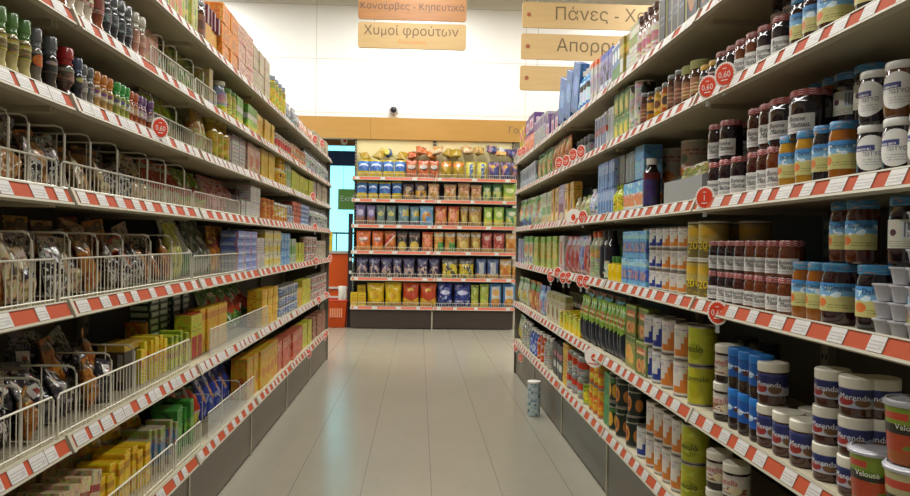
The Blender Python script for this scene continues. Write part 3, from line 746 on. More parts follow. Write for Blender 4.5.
# second shelf
BOX('greypack', 'pale grey carton with dark print', .09, .09, .2, '#9fa4ac', (('r', .15, .85, .4, .8, '#6d7684'), ('t', .1, .9, .1, .3, 3, '#565c68'), ('b', .93, 1, '#c2c5ca')))
BAG('orangepouch', 'orange pouch with green corner', .12, .05, .22, '#b9743a', (('n', 4, .52, '#c98f55'), ('r', 0, .4, .7, 1, '#5f8a3a'), ('e', .55, .4, .3, .2, '#8a4a20'), ('t', .1, .9, .1, .2, 1, '#e0c8a0')), name='pouch', cat='pouch')
BAG('greenpouch', 'green pouch with orange picture', .12, .05, .23, '#6f8a4a', (('e', .5, .4, .36, .25, '#c9843c'), ('n', 5, .58, '#a8b070'), ('b', .85, 1, '#4a7a30')), name='pouch', cat='pouch')
CAN('coffee_tin', 'dark coffee jar with grey lid', .045, .17, '#2f3036', (('r', .3, .7, .3, .7, '#8a8f96'), ('b', .85, 1, '#5a5c60')), lid='grey_lid')
BOX('slimblue', 'slim blue carton with white edge', .05, .1, .2, '#2f3f80', (('r', 0, .22, 0, 1, '#cfd0d0'), ('nr', 0, 1, .45, .65, 5, .45, '#b04a3a'), ('b', .92, 1, '#cfd0d0')), name='food_box', cat='box')
BOX('slimwhite', 'slim white carton with grey side', .06, .1, .21, '#c3c4c4', (('r', .3, 1, .1, .8, '#9a9ca2'),))
BOX('daisy', 'green carton with yellow flowers', .12, .07, .125, '#6f8a30', (('e', .45, .4, .25, .26, '#d8c030'), ('e', .7, .25, .14, .15, '#c9a830'), ('b', .75, .95, '#3f6a34'), ('n', 7, .64, '#b5bb60')), name='food_box', cat='box')
CAN('cow_tin', 'tall white tin with black patches', .05, .24, '#c2bdb2', (('n', 4, .55, '#2c2824'), ('t', .2, .8, .1, .3, 2, '#8a857c')), lid='cream_lid')
# third shelf
BAG('bear_bag', 'colourful bag with blue base', .17, .07, .27, '#a9a890', (('hill', .28, .06, '#3f5a90'), ('e', .5, .55, .3, .2, '#c98d4a'), ('n', 5, .58, '#8a9a4c'), ('b', .82, 1, '#5f9a3c'), ('r', 0, .2, .1, .5, '#b98a2a')), name='bag')
BAG('pale_bag', 'pale green bag with orange spot', .15, .07, .26, '#b5b79c', (('e', .4, .6, .22, .18, '#c9702e'), ('b', .82, 1, '#4f9a34'), ('n', 6, .62, '#7d9a5c')), name='bag')
BOX('cereal_y', 'tall orange and yellow cereal carton', .13, .06, .26, '#c49538', (('e', .5, .42, .3, .2, '#8a4a22'), ('e', .5, .2, .32, .12, '#d8c088'), ('t', .1, .9, .78, .92, 2, '#5a3014'), ('n', 5, .63, '#d8b060')), name='food_box', cat='box')
BOX('cereal_p', 'tall mauve cereal carton, red panel', .13, .06, .265, '#a2859a', (('r', .1, .9, .25, .5, '#7a2a3a'), ('e', .5, .15, .34, .12, '#d0b888'), ('t', .1, .9, .7, .9, 3, '#e0d4d0')), name='food_box', cat='box')
BOX('cereal_g', 'tall pale cereal carton, green label', .12, .06, .255, '#b9b490', (('r', .1, .9, .3, .55, '#6f8a44'), ('e', .5, .15, .3, .12, '#c9a050'), ('t', .1, .9, .7, .9, 3, '#8a6a3a')), name='food_box', cat='box')
BAG('lime_sack', 'pale yellow-green sack of sugar', .12, .06, .15, '#a9a878', (('t', .1, .9, .3, .7, 4, '#6a6c48'), ('n', 6, .6, '#c2c4a0')), name='packet', cat='packet')
BAG('white_sack', 'white packet with violet print', .1, .06, .17, '#b5b7c0', (('n', 6, .58, '#5f6496'), ('t', .1, .9, .2, .6, 3, '#7a7ca0')), name='packet', cat='packet')
BOX('bluesilver', 'blue and silver slim carton', .075, .09, .145, '#46598c', (('b', .55, .9, '#8c96b0'), ('r', 0, .3, 0, 1, '#8c9cc4'), ('n', 5, .64, '#2c3a70')))
BOX('greybox', 'grey slim carton', .1, .09, .15, '#77756c', (('r', .1, .4, .1, .9, '#8e8c82'), ('t', .5, .9, .2, .8, 5, '#5a584f')))
BOX('skybox', 'sky blue carton with navy base', .13, .09, .16, '#5c97c0', (('b', 0, .42, '#2f3f86'), ('hill', .55, .05, '#86b4cc')))
plainbottle('ygbot', 'yellow-green squeeze bottle', .034, .15, '#a9b02a', newmat('lime_cap', '#9aa82a', .3), PM('yglab', '#c2b92c', (('n', 5, .55, '#6d9030'),), .4), (.1, .6), neck=.5)
BOX('orange_juice', 'blue-topped carton with orange picture', .14, .09, .14, '#c9c2b0', (('b', .62, 1, '#5f9cc0'), ('nr', 0, 1, .2, .6, 4, .42, '#c9701e'), ('b', 0, .12, '#5f78b0'), ('nr', 0, 1, .62, 1, 5, .6, '#b8cdc8')))
CAN('biscuit_tin', 'large white tin with orange fruit', .068, .3, '#b7aca0', (('e', .36, .52, .09, .14, '#b8682c'), ('e', .52, .5, .09, .15, '#c0702a'), ('e', .68, .45, .08, .14, '#b8682c'), ('b', .06, .2, '#57628a'), ('t', .2, .8, .8, .92, 2, '#a05038'), ('e', .45, .75, .06, .06, '#5f7a60')), lid='cream_lid', seg=28)
plainbottle('sauce', 'dark bottle with white cap', .038, .235, '#1c1416', M['white'], PM('saucelab', '#2a2438', (('r', .3, .7, .1, .9, '#3a2f5a'), ('r', .15, .25, 0, 1, '#c0b8b8'), ('b', .8, 1, '#5a1c1c')), .3), (.05, .72), neck=.55)
m_tray = solid_noise('tray_grey_card', '#8f8f8c', '#868683', 8, .7)
def tray_mesh(w, d, h, hb, mat):
    bm = bmesh.new(); t = .004
    add_box(bm, -w / 2, w / 2, -d / 2, d / 2, 0, t); add_box(bm, -w / 2, w / 2, -d / 2, -d / 2 + t, t, h); add_box(bm, -w / 2, w / 2, d / 2 - t, d / 2, t, hb)
    for s in (-1, 1):
        x = s * (w / 2 - t / 2)
        a = [bm.verts.new((x - t / 2, y, z)) for y, z in ((-d / 2 + t, t), (d / 2 - t, t), (d / 2 - t, hb), (-d / 2 + t, h))]
        c_ = [bm.verts.new((x + t / 2, v.co.y, v.co.z)) for v in a]
        bm.faces.new(a[::-1]); bm.faces.new(c_)
        for i in range(4): bm.faces.new((a[i], a[(i + 1) % 4], c_[(i + 1) % 4], c_[i]))
    bmesh.ops.recalc_face_normals(bm, faces=bm.faces[:])
    return mesh_from(bm, 'tray', mat)
proto('greytray', 'display_tray', 'grey cardboard display tray', 'tray', (.42, .11, .13), [('display_tray', tray_mesh(.42, .11, .1, .15, m_tray), None)])
BAG('ypack', 'yellow packet lying in grey tray', .1, .03, .12, '#b8b060', (('n', 5, .55, '#8a8f40'), ('t', .1, .9, .2, .8, 4, '#6a6a30')), name='packet', cat='packet')
# fourth shelf
BOX('ygcarton', 'yellow-green juice carton', .09, .09, .25, '#b4ad4c', (('b', .8, 1, '#7fa82e'), ('hill', .3, .06, '#97a850'), ('e', .4, .38, .3, .09, '#cf9a2a'), ('n', 4, .6, '#c8c480'), ('b', 0, .12, '#a2ac48')))
BOX('blwhite', 'blue and white carton', .09, .09, .24, '#b5b6bc', (('r', 0, .4, 0, 1, '#3d5690'), ('e', .65, .3, .2, .12, '#c05a2a')))
BOX('smoothie', 'pale carton with orange and green', .11, .09, .26, '#b9b594', (('b', .8, 1, '#5f9a3c'), ('e', .5, .55, .35, .16, '#c97a2c'), ('nr', 0, 1, .08, .28, 4, .5, '#3f5a98')))
BOX('orwhite', 'white carton with orange stripe', .09, .08, .25, '#b3a9a0', (('r', .3, .7, .2, .85, '#c0622a'), ('t', .1, .9, .05, .18, 2, '#8a4a3a')))
BAG('lolly_r', 'clear bag of red sweets', .1, .06, .24, '#a8605a', (('b', .78, 1, '#a5a6a8'), ('n', 4, .55, '#b9a0a0'), ('e', .5, .4, .35, .25, '#a8403c')), name='sweet_bag')
BAG('lolly_v', 'clear bag of violet sweets', .1, .06, .24, '#6a5f92', (('b', .75, 1, '#a5a8a6'), ('n', 4, .56, '#9a96b0'), ('b', 0, .15, '#a08a94')), name='sweet_bag')
plainbottle('orcap', 'pale bottle with orange cap', .042, .27, '#a6a58c', newmat('or_cap', '#b8501e', .3), PM('orcaplab', '#9aa07c', (('b', .6, .9, '#c09858'), ('t', .1, .9, .1, .5, 4, '#7a7c64')), .4), (.05, .68), neck=.55)
plainbottle('blackbot', 'black bottle with white marks', .042, .27, '#141319', M['black'], PM('blacklab', '#b5b6a4', (('n', 4, .48, '#24242a'), ('b', .55, 1, '#22222c')), .3), (.05, .66), neck=.5)
JAR('lemonbot', 'yellow lemon-shaped bottle', .042, .13, '#d8b80c', newmat('green_cap', '#3f7a2c', .35), None, lidh=.03, name='bottle', neck=.45)
BOX('greenback', 'green card with lemon bottles', .11, .06, .24, '#4f7f34', (('e', .5, .3, .34, .24, '#d0b414'), ('n', 6, .6, '#2c5a24'), ('b', .9, 1, '#3a2a2c')))
BOX('bluejuice', 'light blue carton with orange label', .12, .09, .128, '#5a93bd', (('nr', 0, 1, .2, .62, 4, .46, '#3a55a0'), ('nr', .15, .9, .25, .55, 6, .5, '#c07a34'), ('b', .72, .86, '#8fb4b8'), ('nr', 0, 1, .86, 1, 5, .5, '#86b8cc')))
nm = lambda c1: (('hill', .36, .02, c1), ('nr', .05, .28, .2, .62, 1.5, .3, c1), ('nr', .55, .8, .2, .72, 1.5, .3, c1), ('t', .1, .9, .82, .92, 1, '#8a8a94'), ('b', .0, .1, '#b9b5ac'))
def nmlay(c1): return (('r', .5, .74, .06, .46, c1), ('r', .54, .7, .3, .66, c1), ('r', .58, .66, .5, .8, c1), ('r', .36, .5, .06, .26, c1), ('r', 0, .2, .08, .5, c1), ('t', .3, .7, .84, .94, 1, '#80808c'), ('e', .42, .74, .06, .08, '#a8a4a0'))
CAN('milk_bs', 'short white can with blue tower', .043, .088, '#c4c2bb', nmlay('#26347e'), lid='steel')
CAN('milk_os', 'short white can with orange tower', .043, .088, '#c4bcae', nmlay('#c4762a'), lid='steel')
CAN('milk_b', 'tall white can with blue tower', .048, .142, '#c2c0ba', nmlay('#26347e'), lid='steel')
CAN('milk_o', 'tall white can with orange tower', .048, .142, '#c2b9ac', nmlay('#bd6f2a'), lid='steel')
CAN('gold_tin', 'gold-and-olive price-marked tin', .055, .14, '#6f6434', (('b', .42, .96, '#b09a50'), ('n', 4, .6, '#a38a2c'), ('e', .5, .76, .14, .12, '#c29a28'), ('b', .38, .42, '#5a5028')), lid='cream_lid', letters=[('-20€', .042, '#e0c020', 0, .038)])
# fifth and bottom shelf
CAN('lime_tin', 'large lime-yellow tin with dark script', .052, .146, '#a9a524', (('e', .5, .4, .1, .25, '#9a9418'), ('e', .25, .45, .1, .2, '#b8b43a'), ('n', 5, .63, '#8c8a1c')), lid='steel', seg=24, letters=[('Carmolo', .03, '#3a3210', 0, .09)])
CAN('lime_tin2', 'large lime tin with loose leaf script', .052, .146, '#a3a528', (('e', .5, .35, .12, .22, '#8c9218'), ('n', 5, .62, '#b5b640')), lid='steel', seg=24, letters=[('molò', .035, '#3a3210', 0, .05)])
nutl = PM('nut_label', '#c9c2b4', (('nr', .3, .75, .1, .5, 5, .5, '#8a5a30'), ('e', .6, .3, .08, .2, '#d8c8a0'), ('r', .3, .7, .88, 1, '#b5ada0')), .4)
def spread(key, look, r, h, lab, lid, letters, lz=(.2, .72), body='#24110a'):
    JAR(key, look, r, h, body, lid, lab, lz, 3.2, .024, 'spread_jar', neck=.98, letters=letters, rough=.15, seg=24)
spread('nut', 'white-lidded spread jar with red script', .043, .128, nutl, M['cream_lid'], [('nutella', .027, '#b52a20', 0, .48, 0)])
coc = PM('cocoa_label', '#17529a', (('e', .4, .5, .07, .16, '#9ab0c8'), ('e', .55, .4, .06, .12, '#5a2a14'), ('t', .3, .6, .5, .66, 1, '#d8dfe6'), ('r', .62, .72, .25, .7, '#b5c2cc')), .35)
spread('cocoa', 'blue-lidded spread jar', .036, .13, coc, newmat('blue_plastic', '#1d6ab2', .35), None, (.3, .78))
mer = PM('navy_spread_label', '#23295a', (('b', 0, .38, '#b0a8a4'), ('nr', 0, 1, .0, .5, 4, .5, '#9aa0b4'), ('e', .42, .3, .08, .2, '#8a2c2a'), ('e', .58, .28, .07, .2, '#6a4a2c'), ('b', .9, 1, '#3a4278')), .35)
for key, look, r, h in (('mer', 'white-lidded spread jar with navy label', .043, .124), ('mers', 'small white-lidded jar with navy label', .041, .094)):
    spread(key, look, r, h, mer, M['cream_lid'], [('Merenda', .022 if h > .1 else .02, '#d4d2d4', 0, .44, 0)], (.24, .74), '#3f1c10')
BOX('cookie', 'green biscuit carton with round biscuits', .155, .06, .15, '#5f7030', (('e', .35, .28, .25, .2, '#c98d40'), ('e', .72, .3, .22, .2, '#c08038'), ('e', .35, .28, .1, .08, '#a04a22'), ('r', .1, .9, .62, .82, '#b55a2a'), ('t', .15, .85, .64, .8, 1, '#e0d0a0'), ('b', .93, 1, '#86963c')), name='food_box', cat='box')
BOX('cookie_o', 'orange-fronted biscuit carton', .17, .06, .15, '#7a7a34', (('e', .4, .45, .34, .3, '#c58a2c'), ('e', .65, .35, .2, .2, '#d0a040'), ('b', .85, 1, '#4f6a2c')), name='food_box', cat='box')
BAG('teabag', 'green bag with dark base', .09, .05, .27, '#7fa03a', (('hill', .5, .03, '#1c2430'), ('e', .5, .72, .3, .1, '#b05a34'), ('t', .1, .9, .6, .8, 2, '#d0d8a0'), ('b', .9, 1, '#a9bc5c')), name='bag')
BOX('limepkt', 'lime packet in a leaning line', .045, .11, .13, '#b9bd3a', (('hill', .4, .1, '#d8c01c'), ('b', .8, 1, '#9aa03a')), name='packet', cat='packet')
BOX('soupbox', 'pale carton with brown picture', .11, .06, .22, '#b5ac90', (('e', .5, .35, .3, .2, '#7a5a34'), ('b', .8, 1, '#8a8a4c'), ('t', .1, .9, .6, .75, 2, '#6a4a3a'), ('r', 0, .12, 0, 1, '#c9c4b0')), name='food_box', cat='box')
BAG('orgreen', 'orange pouch with green top', .14, .06, .25, '#b5682a', (('b', .7, 1, '#4f8a2c'), ('e', .5, .4, .3, .2, '#c9a058'), ('n', 5, .6, '#7a3a1c')), name='bag')
BAG('pouchw', 'white pouch with yellow picture', .14, .06, .25, '#b9baa8', (('e', .5, .35, .32, .2, '#c0a038'), ('n', 5, .58, '#8fa060'), ('b', .85, 1, '#5f8a4c')), name='bag')
BAG('pouchbl', 'blue pouch with red picture', .14, .06, .24, '#7f8fb4', (('e', .5, .35, .32, .2, '#b0502c'), ('n', 5, .56, '#b8c0cc'), ('b', .85, 1, '#4a5f9c')), name='bag')
TUB('tub_soup', 'lime food tub with tomato picture', .057, .135, '#7d9426', (('e', .38, .3, .2, .3, '#b0401c'), ('e', .62, .28, .16, .26, '#b8481c'), ('b', 0, .22, '#a8561c'), ('r', .28, .75, .52, .68, '#201c16'), ('r', .3, .5, .76, .88, '#c0402c'), ('n', 5, .66, '#5f8a20')), M['cup'], letters=[('Veloutè', .017, '#e0dcd0', 0, .56)])
TUB('tub_soup2', 'cream food tub with red picture', .057, .135, '#b5ad80', (('e', .5, .3, .3, .25, '#a8401c'), ('b', 0, .15, '#9a6a2c'), ('r', .3, .8, .4, .58, '#201c16'), ('r', .28, .72, .7, .84, '#c4442c')), M['cup'], letters=[('Velouté', .015, '#e0dcd0', .004, .46)])
TUB('bucket', 'white tub with red print', .06, .13, '#c0bcb2', (('r', .35, .65, .3, .7, '#b0402c'), ('t', .3, .7, .1, .25, 2, '#6a6a78')), M['white'])
CAN('fruit_tin', 'dark green tin with peach slice', .05, .15, '#16241a', (('e', .42, .4, .075, .28, '#c07834'), ('e', .42, .4, .04, .16, '#7a3a1c'), ('e', .62, .36, .06, .22, '#b8702c'), ('t', .35, .7, .78, .9, 1, '#a8a890')), lid='steel', seg=24)
CAN('pine_tin', 'dark green tin with yellow pineapple', .05, .15, '#14261a', (('e', .42, .38, .07, .28, '#c4962a'), ('e', .58, .36, .07, .26, '#b98a24'), ('e', .5, .72, .08, .08, '#3a6a2c'), ('t', .35, .7, .82, .93, 1, '#a8a890')), lid='steel', seg=24)
CAN('orange_can', 'yellow and orange drink can', .04, .16, '#c9a024', (('e', .4, .55, .12, .2, '#c8661c'), ('e', .62, .4, .12, .22, '#d07a20'), ('n', 5, .6, '#d8c048'), ('b', 0, .1, '#c05a1c')), lid='steel')
CAN('greencan', 'green and yellow drink can', .04, .13, '#a8b028', (('n', 4, .5, '#3f8a2c'), ('e', .5, .4, .15, .22, '#d0c430')), lid='steel')
BOX('greenbot', 'tall bright green carton', .075, .08, .28, '#2f7a34', (('b', .4, .6, '#4f9a3c'), ('n', 5, .6, '#1f5a2c')))
JAR('clam', 'clear punnet cup of red fruit', .055, .13, '#8c8e88', newmat('clear_lid', '#a2a59e', .2), PM('clamlab', '#8a8c84', (('e', .4, .65, .14, .25, '#b5301c'), ('e', .6, .6, .12, .22, '#c03a1c'), ('nr', 0, 1, 0, .4, 4, .5, '#aaa9a4')), .3), (.1, .9), 3.2, .02, 'fruit_cup', rough=.2)
BOX('tallyel', 'tall yellow carton', .06, .07, .28, '#c9a21c', (('t', .1, .9, .2, .8, 6, '#8a5a14'), ('b', .9, 1, '#b07a1c')))
plainbottle('palebot', 'pale bottle with grey label', .04, .24, '#9a9a90', M['white'], PM('palelab', '#a8a698', (('t', .1, .9, .1, .9, 5, '#7a7a70'),), .4), (.1, .64), neck=.45)
BOX('darkwhite', 'dark carton with white labels', .1, .08, .24, '#1e1c22', (('r', .15, .85, .25, .45, '#c0bcb8'), ('r', .15, .85, .6, .75, '#b0506a')))
plainbottle('bluebot', 'blue bottle with white cap', .04, .22, '#34549a', M['white'], PM('bluelab', '#4a68b0', (('n', 4, .55, '#b5c0d0'),), .3), (.1, .62), neck=.5)
plainbottle('redbot', 'orange-red bottle with white cap', .04, .23, '#b0401c', M['white'], PM('redlab', '#c05a24', (('n', 4, .55, '#d0b0a0'),), .3), (.1, .62), neck=.5)
JAR('darkjar', 'round dark jar lying deep on shelf', .055, .12, '#14111a', M['black'], None, name='jar')
# little clear cups in a stack
cupm = lathe([(.016, 0), (.022, .001), (.028, .03), (.032, .034), (.032, .036), (.027, .035), (.0, .034)], M['cup'], 16)
foil = lathe([(.0316, .0362), (.0316, .037), (0, .0372)], newmat('cup_foil', '#b9b7b8', .25), 16)
proto('cup', 'portion_cup', 'clear portion cup', 'cup', (.066, .066, .0375), [('portion_cup', cupm, None), ('foil_lid', foil, 0)])

# ------------------------------------------------------------------ placing
CL = []
FIT = ('carton', 'box', 'packet', 'bag', 'pouch')
def ylist(side, k, px0, px1, key, n, sb):
    X = (RX + .03 + sb) if side == 'R' else (LX - .03 - sb)
    z = (RM if side == 'R' else LM)[k] + SURF
    END = 7.64 if side == 'R' else 8.41
    a, b = sorted((min(END, depth_at(px0, X, z)), min(END, depth_at(px1, X, z))))
    n_req = n; w = PR[key]['size'][0]; cap_ = max(1, int((b - a) / (w * 1.005) + .25))
    if n and n > cap_: CL.append((side, k, px0, px1, key, n, cap_))
    fs = 1
    if n and n > cap_ and PR[key]['cat'] in FIT:
        cap_ = max(cap_, min(n, int((b - a) / (w * .66)))); fs = min(1, (b - a) / (cap_ * w * 1.004))
    if n and n < cap_ and PR[key]['cat'] in FIT: fs = min(2.2, (b - a) / (n * w * 1.004)); cap_ = n
    n = min(n or cap_, cap_)
    w_, d_ = PR[key]['size'][:2]
    if abs(w_ - d_) < .001 and PR[key]['cat'] not in FIT:
        # round things: px is the far outline of each, so step in by its radius as seen from the camera
        sg = 1 if side == 'R' else -1; r_ = w_ / 2
        def centre(px):
            y_ = depth_at(px, X, z); return depth_at(px + sg * .93 * r_ * FPX / y_, X + sg * r_, z)
        far, near = (centre(px0), centre(px1)) if side == 'R' else (centre(px1), centre(px0))
        far = min(far, END - r_)
        n = max(1, min(n_req or 99, int((far - near) / (w_ * 1.004) + .3)))
        st_ = max((far - near) / n, w_ * 1.004)
        return [far - st_ * i for i in range(n)], 1, X
    step = (b - a) / n
    return [a + step * (i + .5) for i in range(n)], fs, X

def run(side, k, px0, px1, key, n=None, t=1, sb=0, row=0, rx=0, jit=1, look=None, zoff=0, tier=None, tn=None, sc=(1, 1, 1), yaw=0, ry=0, where=None, step=None):
    """a line of products along one shelf, t tiers high"""
    rng = random.Random('%s%d%s%d%d' % (side, k, key, int(px0), row))
    p = PR[key]; w, d, h = p['size']
    ys, st, X = ylist(side, k, px0, px1, key, n, sb)
    d = d * sc[1]; h = h * sc[2]; sc = (sc[0] * st, sc[1], sc[2])
    rz = -PI / 2 if side == 'R' else PI / 2; sg = 1 if side == 'R' else -1
    z0 = (RM if side == 'R' else LM)[k] + SURF + .0005 + zoff
    names = {1: [None], 2: ['lower tier', 'upper tier'], 3: ['lowest tier', 'middle tier', 'upper tier']}.get(t) or ['tier %s up' % ORD[i + 1] for i in range(t)]
    if tier: names = [tier] * t
    for ti in range(t):
        for i, y in enumerate(ys):
            if tn is not None and ti == t - 1 and i not in tn: continue
            round_ = abs(w - d) < .001 and p['cat'] not in ('carton', 'packet')
            a = (rng.uniform(-.2, .2) + (.62 if side == 'R' else -.4)) if round_ else rng.uniform(-.035, .035) * jit
            x = X + sg * (d / 2 + rng.uniform(0, .004) * jit + row * (d + .006))
            if rx: x += sg * h * .5 * math.sin(abs(rx))
            zz_ = z0 + ti * (h + .0006) + (d / 2 * math.sin(abs(rx)) if rx else 0) + (w / 2 * math.sin(abs(ry)) if ry else 0)
            loose = p['cat'] == 'packet' and not rx and row == 0
            if p['cat'] in FIT and not rx and not ry and t == 1: x += sg * rng.uniform(0, .028 if loose else .014)
            scj = (sc[0], sc[1], sc[2] * rng.uniform(.84, 1.06)) if loose else sc
            ryj = ry + (rng.uniform(-.07, .07) if p['cat'] == 'packet' and not rx and row == 0 else 0)
            put(key, (x, y + rng.uniform(-.003, .003) * jit, zz_), rz + a + yaw, side, k, names[ti], row, rx=-rx, ry=ryj, look=look, sc=scj, sort=y, where=where)
def R(k, px0, px1, key, **kw): run('R', k, px0, px1, key, **kw)
def L(k, px0, px1, key, **kw): run('L', k, px0, px1, key, **kw)

# top shelf, far to near
R(1, 515, 524, 'yelpack', n=2, t=2); R(1, 524, 533, 'pinkpack', n=2); R(1, 524, 533, 'violetpack', n=2, zoff=.182, tier='on top')
R(1, 533, 545, 'silverpack', n=4); R(1, 545, 557, 'violetpack', n=3)
R(1, 557, 577, 'bigblue', n=3, ry=.3, jit=.3); R(1, 577, 589, 'ltblue_bot', n=4); R(1, 589, 598, 'orangetop', n=3)
R(1, 598, 609, 'purple_milk', n=3); R(1, 609, 619, 'blue_milk', n=3); R(1, 619, 627, 'olive_box', n=2); R(1, 627, 637, 'whitegreen', n=2)
R(1, 637, 656, 'pink_bot', n=4); R(1, 637, 656, 'yel_tin', n=2, sb=.12, row=1)
R(1, 656, 684, 'coffee_dark', n=4); R(1, 684, 706, 'coffee_or', n=2); R(1, 706, 738, 'coffee_yel', n=2); R(1, 738, 800, 'coffee_or', n=4); R(1, 802, 905, 'coffee_dark', n=6)
# second shelf
R(2, 516, 535, 'greypack', n=5); R(2, 535, 549, 'greenpouch', n=3); R(2, 549, 567, 'orangepouch', n=4)
R(2, 567, 592, 'coffee_tin', n=7, sb=.06, row=0); R(2, 593, 605, 'slimblue', n=5); R(2, 605, 610, 'slimwhite', n=2)
R(2, 613, 628, 'daisy', n=3, t=2); R(2, 629, 640, 'cow_tin', n=2); R(2, 640, 647, 'honey_br', n=2); R(2, 647, 654, 'honey', n=2)
R(2, 654, 661, 'honey_y', n=2); R(2, 661, 667, 'honey_or', n=1); R(2, 667, 682, 'honey_br', n=3, look='brown syrup jar with silver lid')
R(2, 682, 700, 'cloth', n=3); R(2, 700, 716, 'ylidjar', n=3); R(2, 716, 735, 'bmd', n=2); R(2, 735, 756, 'bma', n=2)
R(2, 756, 788, 'bmd', n=3); R(2, 745, 778, 'bmd', n=3, row=1, sb=.01, t=2)
R(2, 790, 818, 'sea_red', n=2); R(2, 820, 852, 'sea_red_w', n=1); R(2, 856, 905, 'sea_dark', n=3)
# third shelf
R(3, 515, 528, 'bear_bag', n=2); R(3, 528, 541, 'pale_bag', n=2); R(3, 541, 549, 'cereal_g', n=2); R(3, 549, 557, 'cereal_y', n=2); R(3, 557, 563, 'cereal_p', n=1); R(3, 563, 572, 'cereal_y', n=2)
R(3, 572, 597, 'coffee_tin', n=6, row=1, sb=.05); R(3, 572, 586, 'lime_sack', n=4); R(3, 586, 597, 'white_sack', n=3)
R(3, 597, 613, 'bluesilver', n=6, t=2); R(3, 613, 622, 'ygbot', n=3); R(3, 622, 642, 'orange_juice', n=3); R(3, 613, 632, 'greybox', n=4, zoff=.152, sb=.02, tier='upper tier'); R(3, 632, 642, 'skybox', n=1, zoff=.152, sb=.02, tier='upper tier')
R(3, 643, 656, 'sauce', n=1); R(3, 642, 706, 'biscuit_tin', n=3, row=0, sb=.135, look='large white tin with orange fruit')
def tray_fill():
    X = RX + .035 + .055; z = RM[3] + SURF + .0005; ya = depth_at(662, X - .055, z); yb = depth_at(704, X - .055, z)
    yc = (ya + yb) / 2
    r = put('greytray', (X, yc, z), -PI / 2, 'R', 3, None, 0, sort=yc)
    for i in range(4):
        put('ypack', (X - .005 + .01 * (i % 2), yc - .15 + .1 * i, z + .05), -PI / 2 + .3 * (i % 2), 'R', 3, None, 0, rx=-.35, sort=yc + i * .01)
tray_fill()
R(3, 708, 730, 'bmd', n=3, t=2); R(3, 730, 746, 'bmd', n=2); R(3, 746, 766, 'bmr', n=2); R(3, 766, 779, 'bma', n=1)
R(3, 722, 752, 'bmw', n=2, sb=.09, row=0, t=2, look='wide dark gingham-lidded jar'); R(3, 747, 768, 'bmr', n=2, zoff=.1335, tier='upper tier'); R(3, 768, 812, 'bmw', n=2, zoff=.1335, tier='upper tier'); R(3, 768, 812, 'bmw', n=2, row=0, sb=.085)
R(3, 779, 813, 'sea_honey', n=3); R(3, 813, 828, 'sea_dark', n=1); R(3, 828, 856, 'sea_amber', n=2)
R(3, 806, 832, 'sea_amber', n=2, sb=.09, t=2); R(3, 834, 872, 'sea_backd', n=2, sb=.09, t=2)
R(3, 858, 884, 'wz_dark', n=1, t=2); R(3, 884, 910, 'wz_dark', n=1); R(3, 884, 910, 'wz_amber', n=1, zoff=.1238, tier='upper tier'); R(3, 910, 960, 'wz_amber', n=2, t=2)
# fourth shelf
R(4, 513, 522, 'blwhite', n=3); R(4, 522, 532, 'smoothie', n=2); R(4, 532, 557, 'ygcarton', n=4); R(4, 557, 563, 'orwhite', n=1); R(4, 563, 575, 'lolly_r', n=3); R(4, 575, 582, 'lolly_v', n=1); R(4, 582, 590, 'lolly_r', n=2)
R(4, 590, 600, 'orcap', n=2); R(4, 600, 608, 'blackbot', n=2); R(4, 608, 621, 'lemonbot', n=3); R(4, 608, 621, 'greenback', n=2, sb=.1)
R(4, 621, 645, 'bluejuice', n=4, t=2); R(4, 643, 662, 'milk_bs', n=3, t=3); R(4, 662, 686, 'milk_os', n=3, t=3); R(4, 687, 707, 'gold_tin', n=2, t=2); R(4, 690, 725, 'gold_tin', n=2, t=2, row=1)
R(4, 708, 733, 'bmds', n=3, t=2); R(4, 733, 744, 'bmrs', n=1, t=2); R(4, 744, 788, 'bmas', n=4, t=2)
R(4, 789, 797, 'sea_dark', n=1, sb=.05); R(4, 792, 822, 'sea_amber', n=2); R(4, 822, 856, 'sea_red_w', n=1); R(4, 858, 904, 'sea_dark_w', n=1)
R(4, 828, 862, 'sea_brown', n=2, zoff=.153, tier='upper tier', sb=.02); R(4, 888, 940, 'sea_backd', n=2, zoff=.153, tier='upper tier', sb=.02)
R(4, 910, 960, 'sea_dark_w', n=1)
R(4, 873, 888, 'cup', n=1, t=3, sb=-.02, jit=.3); R(4, 889, 905, 'cup', n=1, t=4, sb=-.02, jit=.3); R(4, 906, 926, 'cup', n=1, t=7, sb=-.02, jit=.3); R(4, 890, 912, 'cup', n=1, t=6, sb=-.02, row=1, jit=.3)
# fifth shelf
R(5, 513, 526, 'pouchw', n=3); R(5, 526, 537, 'orgreen', n=2); R(5, 537, 545, 'pouchbl', n=2); R(5, 545, 562, 'soupbox', n=4); R(5, 556, 578, 'limepkt', n=16); R(5, 560, 580, 'soupbox', n=4, row=1, sb=.1)
R(5, 578, 620, 'teabag', n=13); R(5, 582, 618, 'orgreen', n=4, sb=.13, zoff=.03); R(5, 621, 634, 'cookie_o', n=1, t=1); R(5, 634, 646, 'cookie', n=1, t=1); R(5, 621, 646, 'cookie', n=2, zoff=.151, tier='upper tier')
R(5, 644, 661, 'milk_b', n=2, t=2); R(5, 661, 688, 'milk_o', n=2, t=2); R(5, 688, 716, 'lime_tin', n=1); R(5, 688, 716, 'lime_tin2', n=1, zoff=.147, tier='upper tier', look='upper lime-yellow tin with dark script')
R(5, 714, 728, 'nut', n=1, t=2); R(5, 728, 761, 'cocoa', n=3, t=2); R(5, 757, 810, 'mer', n=4); R(5, 757, 786, 'mer', n=1, zoff=.1248, tier='upper tier'); R(5, 768, 830, 'mer', n=4, row=1)
